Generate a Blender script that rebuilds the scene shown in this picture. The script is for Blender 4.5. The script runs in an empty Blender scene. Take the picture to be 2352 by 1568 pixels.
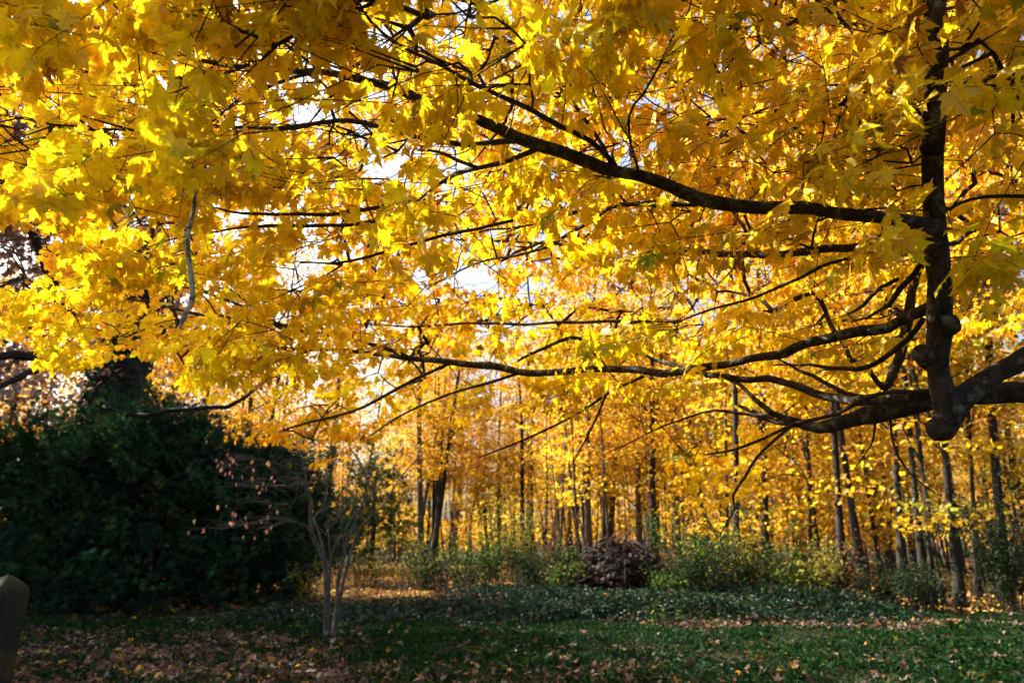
import bpy, math, random
import numpy as np
from mathutils import Matrix, Vector, noise as mnoise

rng = np.random.default_rng(11)
random.seed(11)
SC = bpy.context.scene
COL = SC.collection
R = math.radians

# ------------------------------------------------------------------ camera, sky, sun, exposure
PITCH = R(16.2)
EYE = 1.55
FPX = 1568.0            # focal length in the 2352-pixel-wide reading of the photograph (24 mm lens)
SUN_AZ, SUN_EL = R(-62.0), R(41.0)

cam = bpy.data.cameras.new('camera')
cam.lens = 24.0
cam.sensor_width = 36.0
cam.clip_start = 0.05
cam.clip_end = 2000.0
cam.dof.use_dof = True
cam.dof.focus_distance = 2.5
cam.dof.aperture_fstop = 3.2
camo = bpy.data.objects.new('camera', cam)
COL.objects.link(camo)
camo.location = (0, 0, EYE)
camo.rotation_euler = (math.pi / 2 + PITCH, 0, 0)
SC.camera = camo

world = bpy.data.worlds.new('World')
SC.world = world
world.use_nodes = True
wn = world.node_tree
sky = wn.nodes.new('ShaderNodeTexSky')
sky.sky_type = 'NISHITA'
sky.sun_disc = False
sky.sun_elevation = SUN_EL
sky.sun_rotation = SUN_AZ
sky.air_density = 1.0
sky.dust_density = 6.0
sky.ozone_density = 1.0
wn.links.new(sky.outputs[0], wn.nodes['Background'].inputs[0])
wn.nodes['Background'].inputs[1].default_value = 0.085

sun = bpy.data.lights.new('sun', 'SUN')
sun.energy = 5.0
sun.angle = R(0.5)
sun.color = (1.0, 0.93, 0.82)
suno = bpy.data.objects.new('sun', sun)
COL.objects.link(suno)
sd = Vector((math.sin(SUN_AZ) * math.cos(SUN_EL), math.cos(SUN_AZ) * math.cos(SUN_EL), math.sin(SUN_EL)))
suno.rotation_euler = sd.to_track_quat('Z', 'Y').to_euler()
suno.location = (0, 0, 40)

vs = SC.view_settings
vs.view_transform = 'Standard'
vs.look = 'None'
vs.gamma = 1.0
vs.exposure = 2.02
vs.use_curve_mapping = False
cy = SC.cycles
cy.max_bounces = 5
cy.diffuse_bounces = 4
cy.glossy_bounces = 2
cy.transmission_bounces = 6
cy.use_adaptive_sampling = True
cy.adaptive_threshold = 0.03
cy.adaptive_min_samples = 16
cy.debug_use_spatial_splits = True
cy.use_denoising = True
cy.denoiser = 'OPENIMAGEDENOISE'
cy.denoising_input_passes = 'RGB_ALBEDO_NORMAL'
cy.caustics_reflective = False
cy.caustics_refractive = False
cy.sample_clamp_indirect = 6.0

# ------------------------------------------------------------------ helpers
FWD = np.array([0, math.cos(PITCH), math.sin(PITCH)])
UPV = np.array([0, -math.sin(PITCH), math.cos(PITCH)])
RGT = np.array([1.0, 0, 0])
CAMP = np.array([0, 0, EYE])


def ray(px, py):
    px = np.asarray(px, float)[..., None]
    py = np.asarray(py, float)[..., None]
    d = FWD + RGT * (px - 1176) / FPX - UPV * (py - 784) / FPX
    return d / np.linalg.norm(d, axis=-1, keepdims=True)


def at(px, py, d):
    return CAMP + ray(px, py) * np.asarray(d, float)[..., None]


def gnd(px, py, z=0.0):
    r = ray(px, py)
    return CAMP + r * ((z - EYE) / r[..., 2])[..., None]


def at_depth(px, py, y):
    r = ray(px, py)
    return CAMP + r * (np.asarray(y, float) / r[..., 1])[..., None]


def proj(p):
    q = np.asarray(p, float) - CAMP
    f = q @ FWD
    f = np.where(f > 0.01, f, 0.01)
    return 1176 + FPX * (q @ RGT) / f, 784 - FPX * (q @ UPV) / f, q @ FWD


def make_mesh(name, verts, polys, smooth=False, tint=None, lco=None):
    """verts (n,3); polys: list of (m,k) int arrays"""
    me = bpy.data.meshes.new(name)
    polys = [p for p in polys if len(p)]
    me.vertices.add(len(verts))
    me.vertices.foreach_set('co', np.ascontiguousarray(verts, np.float32).ravel())
    loops = np.concatenate([p.ravel() for p in polys]).astype(np.int32)
    tot = np.concatenate([np.full(len(p), p.shape[1], np.int32) for p in polys])
    start = np.concatenate([[0], np.cumsum(tot)[:-1]]).astype(np.int32)
    me.loops.add(len(loops))
    me.loops.foreach_set('vertex_index', loops)
    me.polygons.add(len(tot))
    me.polygons.foreach_set('loop_start', start)
    me.polygons.foreach_set('loop_total', tot)
    if smooth:
        me.polygons.foreach_set('use_smooth', np.ones(len(tot), bool))
    me.update(calc_edges=True)
    if tint is not None:
        a = me.attributes.new('tint', 'FLOAT_COLOR', 'POINT')
        c = np.ones((len(verts), 4), np.float32)
        c[:, :3] = tint
        a.data.foreach_set('color', c.ravel())
    if lco is not None:
        a = me.attributes.new('lco', 'FLOAT_VECTOR', 'POINT')
        a.data.foreach_set('vector', np.ascontiguousarray(lco, np.float32).ravel())
    return me


def link(name, me, mat=None, parent=None, base=None):
    o = bpy.data.objects.new(name, me)
    COL.objects.link(o)
    if mat is not None and me is not None and not me.materials:
        me.materials.append(mat)
    if parent is not None:
        o.parent = parent
        if base is not None:
            o.matrix_parent_inverse = Matrix.Translation(-Vector(base))
    return o


def tag(o, label=None, cat=None, group=None, kind=None):
    if label:
        o['label'] = label
    if cat:
        o['category'] = cat
    if group:
        o['group'] = group
    if kind:
        o['kind'] = kind
    return o


def empty(name, loc):
    o = bpy.data.objects.new(name, None)
    COL.objects.link(o)
    o.location = loc
    o.empty_display_size = 0.2
    return o


class Tubes:
    def __init__(self):
        self.v, self.q, self.t, self.n = [], [], [], 0

    def add(self, pts, rad, sides=6, cap=True, rough=0.0):
        pts = np.asarray(pts, float)
        rad = np.broadcast_to(np.asarray(rad, float), (len(pts),))
        n = len(pts)
        tan = np.gradient(pts, axis=0)
        tan /= np.linalg.norm(tan, axis=1, keepdims=True) + 1e-9
        ref = np.array([0, 0, 1.0]) if abs(tan[:, 2]).mean() < 0.8 else np.array([1.0, 0, 0])
        a = np.cross(tan, ref)
        a /= np.linalg.norm(a, axis=1, keepdims=True) + 1e-9
        b = np.cross(a, tan)
        th = np.arange(sides) * 2 * math.pi / sides
        rv = np.ones((n, sides))
        if rough:
            for i_ in range(n):
                for j_ in range(sides):
                    q_ = pts[i_] * 14 + np.array([math.cos(th[j_]), math.sin(th[j_]), 0]) * 1.8
                    rv[i_, j_] += rough * (mnoise.noise(Vector(q_)) + .5 * mnoise.noise(Vector(q_ * 2.3)))
        v = pts[:, None] + (rad[:, None] * rv)[:, :, None] * (a[:, None] * np.cos(th)[None, :, None] + b[:, None] * np.sin(th)[None, :, None])
        i, j = np.meshgrid(np.arange(n - 1), np.arange(sides), indexing='ij')
        j2 = (j + 1) % sides
        q = np.stack([i * sides + j, (i + 1) * sides + j, (i + 1) * sides + j2, i * sides + j2], -1).reshape(-1, 4) + self.n
        self.v.append(v.reshape(-1, 3))
        self.q.append(q)
        base = self.n
        self.n += n * sides
        if cap:
            self.v.append(np.stack([pts[0], pts[-1]]))
            k = np.arange(sides)
            k2 = (k + 1) % sides
            self.t.append(np.stack([np.full(sides, self.n), base + k, base + k2], -1))
            self.t.append(np.stack([np.full(sides, self.n + 1), base + (n - 1) * sides + k2, base + (n - 1) * sides + k], -1))
            self.n += 2
        return self

    def mesh(self, name):
        return make_mesh(name, np.concatenate(self.v), [np.concatenate(self.q)] + ([np.concatenate(self.t)] if self.t else []), smooth=True)


def spline(pts, step):
    """Catmull-Rom through rows of pts (any columns); columns 0-2 are the position"""
    p = np.asarray(pts, float)
    if len(p) == 2:
        p = np.stack([p[0], (p[0] + p[1]) / 2, p[1]])
    e = np.concatenate([[2 * p[0] - p[1]], p, [2 * p[-1] - p[-2]]])
    out = []
    for i in range(1, len(e) - 2):
        n = max(2, int(np.linalg.norm(e[i + 1, :3] - e[i, :3]) / step))
        t = np.arange(n)[:, None] / n
        a, b, c, d = e[i - 1], e[i], e[i + 1], e[i + 2]
        out.append(0.5 * (2 * b + (c - a) * t + (2 * a - 5 * b + 4 * c - d) * t ** 2 + (3 * b - a - 3 * c + d) * t ** 3))
    out.append(p[-1:])
    return np.concatenate(out)


def gnarl(pts, amp, freq=3.0, seed=0.0):
    o = np.array(pts, float)
    q = o[:, :3] * freq + np.array([seed, seed * .7, -seed])
    w = np.array([[1.9, 2.7, 1.3], [2.3, 1.1, 2.9], [1.2, 2.2, 2.5]])
    o[:, :3] += amp * .45 * (np.sin(q @ w.T + np.array([0, 1.7, 3.9])) + .7 * np.sin(2.3 * q @ w + np.array([2.1, .4, 5.0])))
    return o


# ---- leaf templates: midrib along +Y, blade in XY, upper face +Z
HALF = [(0, 0), (.13, -.09), (.38, -.08), (.29, .06), (.44, .16), (.45, .24), (.62, .45), (.44, .43), (.38, .52),
        (.27, .46), (.16, .40), (.17, .52), (.26, .70), (.15, .72), (.10, .82), (0, 1)]
HALF_LOW = [(0, 0), (.37, -.07), (.31, .09), (.61, .43), (.18, .42), (.25, .69), (0, 1)]


def leaf_template(half, curl=.3, fold=.12, jit=0.0, wide=1.0, r=None, twist=0.0):
    out = list(half) + [(-x, y) for x, y in reversed(half[1:-1])]
    p = np.array([(0, .30)] + out, float)
    if jit and r is not None:
        p[2:] += r.normal(0, jit, p[2:].shape)
    p[:, 0] *= wide
    x, y = p[:, 0], p[:, 1]
    z = fold * np.abs(x) - curl * (1.5 * x ** 2 + .9 * np.maximum(0, y - .35) ** 2) + twist * x * y
    if r is not None:
        z[1:] += r.normal(0, .018, len(z) - 1)
    v = np.stack([x, y - curl * .2 * np.maximum(0, y - .35) ** 2, z], -1)
    m = len(out)
    k = np.arange(m)
    f = np.stack([np.zeros(m, int), 1 + k, 1 + (k + 1) % m], -1)
    return v, f


lr = np.random.default_rng(3)
LEAVES = [leaf_template(HALF, c, f, .012, w, lr, t) for c, f, w, t in
          [(.45, .18, 1, 0), (.75, .10, .95, .15), (.30, .25, 1.04, -.1), (1.05, .3, .9, .1), (.55, -.05, 1, -.2), (.2, .1, 1.05, .05), (1.5, .5, .85, .25), (.9, -.2, .92, -.3)]]
LEAVES_LOW = [leaf_template(HALF_LOW, c, f, .012, 1, lr, t) for c, f, t in [(.45, .2, 0), (.8, .1, .15), (.35, .25, -.15)]]
KITE = [(np.array([(0, 0, 0), (.36, .45, .09), (0, 1, -.1), (-.36, .45, .09)], float), np.array([(0, 1, 2), (0, 2, 3)])),
        (np.array([(0, 0, 0), (.42, .5, -.1), (0, .9, .06), (-.38, .42, -.06)], float), np.array([(0, 1, 2), (0, 2, 3)]))]
OVAL = [(np.array([(0, 0, 0), (.24, .25, .05), (.27, .6, .03), (0, 1, -.12), (-.27, .6, .03), (-.24, .25, .05)], float),
         np.array([(0, 1, 2), (0, 2, 3), (0, 3, 4), (0, 4, 5)]))]


def frames(m, roll, up=np.array([0, 0, 1.0])):
    """rotation matrices with Y = midrib direction m, Z near up, rolled about m"""
    m = m / (np.linalg.norm(m, axis=1, keepdims=True) + 1e-9)
    x = np.cross(m, up)
    x /= np.linalg.norm(x, axis=1, keepdims=True) + 1e-6
    z = np.cross(x, m)
    c, s = np.cos(roll)[:, None], np.sin(roll)[:, None]
    x2, z2 = x * c + z * s, z * c - x * s
    return np.stack([x2, m, z2], -1)


def leaf_mass(name, pos, rot, scale, tint, templates, smooth=False):
    """many leaves joined into one mesh"""
    n = len(pos)
    which = rng.integers(0, len(templates), n)
    V, F, T, L, off = [], [], [], [], 0
    for k, (tv, tf) in enumerate(templates):
        idx = np.nonzero(which == k)[0]
        if not len(idx):
            continue
        v = np.einsum('nij,vj->nvi', rot[idx], tv) * scale[idx][:, None, None] + pos[idx][:, None]
        m = len(tv)
        F.append((tf[None] + (off + np.arange(len(idx)) * m)[:, None, None]).reshape(-1, 3))
        V.append(v.reshape(-1, 3))
        T.append(np.repeat(tint[idx], m, axis=0))
        L.append(np.tile(tv, (len(idx), 1)))
        off += len(idx) * m
    return make_mesh(name, np.concatenate(V), [np.concatenate(F)], smooth, np.concatenate(T), np.concatenate(L))


def unit(n, r=rng):
    v = r.normal(size=(n, 3))
    return v / np.linalg.norm(v, axis=1, keepdims=True)


def pick(palette, weights, n, var=.1, r=rng):
    p = np.array(palette, float)
    c = p[r.choice(len(p), n, p=np.array(weights) / np.sum(weights))]
    return np.clip(c * (1 + r.normal(0, var, (n, 1))) * (1 + r.normal(0, var * .35, (n, 3))), 0.002, .95)


# ------------------------------------------------------------------ materials
def new_mat(name):
    m = bpy.data.materials.new(name)
    m.use_nodes = True
    nt = m.node_tree
    nt.nodes.clear()
    return m, nt, nt.nodes, nt.links


def nd(nodes, typ, **kw):
    n = nodes.new(typ)
    for k, v in kw.items():
        if k.startswith('i_'):
            key = k[2:]
            n.inputs[int(key) if key.isdigit() else key].default_value = v
        else:
            setattr(n, k, v)
    return n


def leaf_material(name, trans=.55, gloss=.05, rough=.5, spots=0.0, veins=False, tgain=(1.0, 1.0, 1.0)):
    m, nt, N, L = new_mat(name)
    out = N.new('ShaderNodeOutputMaterial')
    att = nd(N, 'ShaderNodeAttribute', attribute_name='tint')
    oi = N.new('ShaderNodeObjectInfo')
    mul = nd(N, 'ShaderNodeMix', data_type='RGBA', blend_type='MULTIPLY', i_0=1.0)
    L.new(att.outputs['Color'], mul.inputs[6])
    L.new(oi.outputs['Color'], mul.inputs[7])
    col = mul.outputs[2]
    geo = N.new('ShaderNodeNewGeometry')
    nz = nd(N, 'ShaderNodeTexNoise', i_Scale=28.0, i_Detail=3.0)
    L.new(geo.outputs['Position'], nz.inputs['Vector'])
    ramp = nd(N, 'ShaderNodeMapRange', i_1=.3, i_2=.7, i_3=.82, i_4=1.12)
    L.new(nz.outputs[0], ramp.inputs[0])
    mv = nd(N, 'ShaderNodeMix', data_type='RGBA', blend_type='MULTIPLY', i_0=1.0)
    L.new(col, mv.inputs[6])
    L.new(ramp.outputs[0], mv.inputs[7])
    col = mv.outputs[2]
    if spots:
        vo = nd(N, 'ShaderNodeTexVoronoi', i_Scale=95.0)
        L.new(geo.outputs['Position'], vo.inputs['Vector'])
        n2 = nd(N, 'ShaderNodeTexNoise', i_Scale=9.0)
        L.new(geo.outputs['Position'], n2.inputs['Vector'])
        th = nd(N, 'ShaderNodeMapRange', i_1=.45, i_2=.75, i_3=0.0, i_4=.32)
        L.new(n2.outputs[0], th.inputs[0])
        lt = nd(N, 'ShaderNodeMath', operation='LESS_THAN')
        L.new(vo.outputs['Distance'], lt.inputs[0])
        L.new(th.outputs[0], lt.inputs[1])
        sc = nd(N, 'ShaderNodeMath', operation='MULTIPLY', i_1=spots)
        L.new(lt.outputs[0], sc.inputs[0])
        ms = nd(N, 'ShaderNodeMix', data_type='RGBA', i_7=(.10, .035, .006, 1))
        L.new(sc.outputs[0], ms.inputs[0])
        L.new(col, ms.inputs[6])
        col = ms.outputs[2]
    if veins:
        lc = nd(N, 'ShaderNodeAttribute', attribute_name='lco')
        sp = N.new('ShaderNodeSeparateXYZ')
        L.new(lc.outputs['Vector'], sp.inputs[0])
        ax = nd(N, 'ShaderNodeMath', operation='ABSOLUTE')
        L.new(sp.outputs[0], ax.inputs[0])
        # side vein towards the lateral lobe: |y - .73 x|
        k = nd(N, 'ShaderNodeMath', operation='MULTIPLY_ADD', i_1=-.73)
        L.new(ax.outputs[0], k.inputs[0])
        L.new(sp.outputs[1], k.inputs[2])
        k2 = nd(N, 'ShaderNodeMath', operation='ABSOLUTE')
        L.new(k.outputs[0], k2.inputs[0])
        mn = nd(N, 'ShaderNodeMath', operation='MINIMUM')
        L.new(k2.outputs[0], mn.inputs[0])
        L.new(ax.outputs[0], mn.inputs[1])
        mr = nd(N, 'ShaderNodeMapRange', i_1=.006, i_2=.02, i_3=.35, i_4=0.0)
        L.new(mn.outputs[0], mr.inputs[0])
        mm = nd(N, 'ShaderNodeMix', data_type='RGBA', i_7=(.25, .13, .02, 1))
        L.new(mr.outputs[0], mm.inputs[0])
        L.new(col, mm.inputs[6])
        col = mm.outputs[2]
    dif = nd(N, 'ShaderNodeBsdfDiffuse', i_Roughness=.3)
    L.new(col, dif.inputs[0])
    tr = N.new('ShaderNodeBsdfTranslucent')
    tg = nd(N, 'ShaderNodeMix', data_type='RGBA', blend_type='MULTIPLY', i_0=1.0, i_7=(*tgain, 1))
    L.new(col, tg.inputs[6])
    L.new(tg.outputs[2], tr.inputs[0])
    mx = nd(N, 'ShaderNodeMixShader', i_0=trans)
    L.new(dif.outputs[0], mx.inputs[1])
    L.new(tr.outputs[0], mx.inputs[2])
    gl = nd(N, 'ShaderNodeBsdfGlossy', i_Roughness=rough)
    mg = nd(N, 'ShaderNodeMixShader', i_0=gloss)
    L.new(mx.outputs[0], mg.inputs[1])
    L.new(gl.outputs[0], mg.inputs[2])
    L.new(mg.outputs[0], out.inputs[0])
    return m


def bark_material(name, c1, c2, scale=8.0, stretch=(1, 1, .25), bump=.6, lichen=None, lich_amt=.5, rough=.85):
    m, nt, N, L = new_mat(name)
    out = N.new('ShaderNodeOutputMaterial')
    geo = N.new('ShaderNodeNewGeometry')
    mp = nd(N, 'ShaderNodeMapping')
    mp.inputs['Scale'].default_value = stretch
    L.new(geo.outputs['Position'], mp.inputs[0])
    nz = nd(N, 'ShaderNodeTexNoise', i_Scale=scale, i_Detail=8.0, i_Roughness=.65)
    L.new(mp.outputs[0], nz.inputs['Vector'])
    vo = nd(N, 'ShaderNodeTexVoronoi', feature='DISTANCE_TO_EDGE', i_Scale=scale * 1.6)
    L.new(mp.outputs[0], vo.inputs['Vector'])
    mr = nd(N, 'ShaderNodeMapRange', i_1=.32, i_2=.68)
    L.new(nz.outputs[0], mr.inputs[0])
    mx = nd(N, 'ShaderNodeMix', data_type='RGBA', i_6=(*c1, 1), i_7=(*c2, 1))
    L.new(mr.outputs[0], mx.inputs[0])
    col = mx.outputs[2]
    if lichen:
        n2 = nd(N, 'ShaderNodeTexNoise', i_Scale=scale * .55, i_Detail=5.0)
        L.new(geo.outputs['Position'], n2.inputs['Vector'])
        r2 = nd(N, 'ShaderNodeMapRange', i_1=.64 - lich_amt * .25, i_2=.72 - lich_amt * .25)
        L.new(n2.outputs[0], r2.inputs[0])
        m2 = nd(N, 'ShaderNodeMix', data_type='RGBA', i_7=(*lichen, 1))
        L.new(r2.outputs[0], m2.inputs[0])
        L.new(col, m2.inputs[6])
        col = m2.outputs[2]
    ad = nd(N, 'ShaderNodeMath', operation='MULTIPLY_ADD', i_1=.6)
    L.new(vo.outputs['Distance'], ad.inputs[0])
    L.new(nz.outputs[0], ad.inputs[2])
    bp = nd(N, 'ShaderNodeBump', i_Strength=bump, i_Distance=.02)
    L.new(ad.outputs[0], bp.inputs['Height'])
    b = nd(N, 'ShaderNodeBsdfPrincipled', i_Roughness=rough)
    b.inputs['Specular IOR Level'].default_value = .2
    L.new(col, b.inputs['Base Color'])
    L.new(bp.outputs[0], b.inputs['Normal'])
    L.new(b.outputs[0], out.inputs[0])
    return m


M_LEAF = leaf_material('maple_leaf', .58, .03, .5, spots=.75, veins=True)
M_LEAF_FAR = leaf_material('autumn_leaf', .58, .02, .5)
M_OAKLEAF = leaf_material('brown_leaf', .35, .12, .35)
M_GREEN = leaf_material('green_leaf', .35, .004, .5)
M_IVY = leaf_material('ivy_leaf', .2, .012, .4)
M_CEDAR = leaf_material('cedar_spray', .2, .006, .6)
M_DRY = leaf_material('dry_leaf', .15, .012, .5, spots=.5)
M_BARK = bark_material('maple_bark', (.008, .007, .006), (.07, .055, .042), 34, (1, 1, .45), 1.0, (.12, .125, .10), .3)
M_TWIG = bark_material('twig_bark', (.018, .013, .009), (.05, .037, .025), 40, (1, 1, 1), .3)
M_LICHEN = bark_material('lichen_bark', (.05, .06, .05), (.30, .34, .29), 60, (1, 1, 1), .5, (.45, .5, .42), .6)
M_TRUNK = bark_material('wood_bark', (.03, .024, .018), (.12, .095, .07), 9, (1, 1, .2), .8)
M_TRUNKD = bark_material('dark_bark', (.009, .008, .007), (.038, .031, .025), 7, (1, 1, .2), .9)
M_SMOOTH = bark_material('smooth_grey_bark', (.026, .024, .021), (.13, .12, .105), 22, (1, 1, .18), .7, (.19, .19, .16), .2)
M_IVYTRUNK = bark_material('ivy_grown_bark', (.012, .011, .01), (.05, .042, .034), 4, (1, 1, .3), 1.0)


def ground_material():
    m, nt, N, L = new_mat('forest_floor')
    out = N.new('ShaderNodeOutputMaterial')
    geo = N.new('ShaderNodeNewGeometry')
    n1 = nd(N, 'ShaderNodeTexNoise', i_Scale=.45, i_Detail=6.0)
    n2 = nd(N, 'ShaderNodeTexNoise', i_Scale=14.0, i_Detail=6.0, i_Roughness=.7)
    vo = nd(N, 'ShaderNodeTexVoronoi', i_Scale=9.0)
    for q in (n1, n2, vo):
        L.new(geo.outputs['Position'], q.inputs['Vector'])
    cr = N.new('ShaderNodeValToRGB')
    e = cr.color_ramp.elements
    e[0].position, e[0].color = .3, (.018, .012, .008, 1)
    e[1].position, e[1].color = .7, (.055, .028, .012, 1)
    L.new(n2.outputs[0], cr.inputs[0])
    hs = nd(N, 'ShaderNodeMix', data_type='RGBA', blend_type='OVERLAY', i_0=.08)
    L.new(cr.outputs[0], hs.inputs[6])
    L.new(vo.outputs['Color'], hs.inputs[7])
    g = nd(N, 'ShaderNodeMapRange', i_1=.4, i_2=.62, i_3=.15, i_4=.5)
    L.new(n1.outputs[0], g.inputs[0])
    mg = nd(N, 'ShaderNodeMix', data_type='RGBA', i_7=(.014, .026, .011, 1))
    L.new(g.outputs[0], mg.inputs[0])
    L.new(hs.outputs[2], mg.inputs[6])
    bp = nd(N, 'ShaderNodeBump', i_Strength=.8, i_Distance=.04)
    L.new(n2.outputs[0], bp.inputs['Height'])
    b = nd(N, 'ShaderNodeBsdfPrincipled', i_Roughness=.95)
    b.inputs['Specular IOR Level'].default_value = .1
    L.new(mg.outputs[2], b.inputs['Base Color'])
    L.new(bp.outputs[0], b.inputs['Normal'])
    L.new(b.outputs[0], out.inputs[0])
    return m


M_GROUND = ground_material()


# ------------------------------------------------------------------ ground
def smooth(a, b, x):
    t = np.clip((x - a) / (b - a), 0, 1)
    return t * t * (3 - 2 * t)


def hgt(x, y):
    x = np.asarray(x, float)
    y = np.asarray(y, float)
    h = .05 * np.sin(x * .7 + 1.3) * np.cos(y * .55) + .03 * np.sin(x * 1.9 + y * 1.3)
    # low bank the ivy grows on
    h = h + .30 * smooth(13.6, 15.4, y - .06 * x) * (1 - smooth(18, 24, y)) * smooth(-4.5, 1.5, x) * (1 - smooth(5, 11, x))
    far = np.hypot(x, y)
    return h + .25 * np.sin(x * .08) * smooth(30, 60, y) + 2.2 * smooth(70, 160, far)


gx = np.concatenate([np.linspace(-500, -40, 24)[:-1], np.linspace(-40, 40, 161), np.linspace(40, 500, 24)[1:]])
gy = np.concatenate([np.linspace(-300, -6, 16)[:-1], np.linspace(-6, 70, 153), np.linspace(70, 700, 30)[1:]])
X, Y = np.meshgrid(gx, gy)
V = np.stack([X, Y, hgt(X, Y)], -1).reshape(-1, 3)
i, j = np.meshgrid(np.arange(len(gy) - 1), np.arange(len(gx) - 1), indexing='ij')
w = len(gx)
Q = np.stack([i * w + j, i * w + j + 1, (i + 1) * w + j + 1, (i + 1) * w + j], -1).reshape(-1, 4)
ground = link('ground', make_mesh('ground', V, [Q], True), M_GROUND)
tag(ground, 'leaf-strewn woodland floor under the trees', kind='structure')

# ------------------------------------------------------------------ the maple: limbs
TRUNK = np.array([4.35, 2.9, 0.0])
maple = empty('maple_tree', TRUNK)
tag(maple, 'big yellow maple whose leafy boughs hang over the whole upper picture', 'maple tree')

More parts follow.
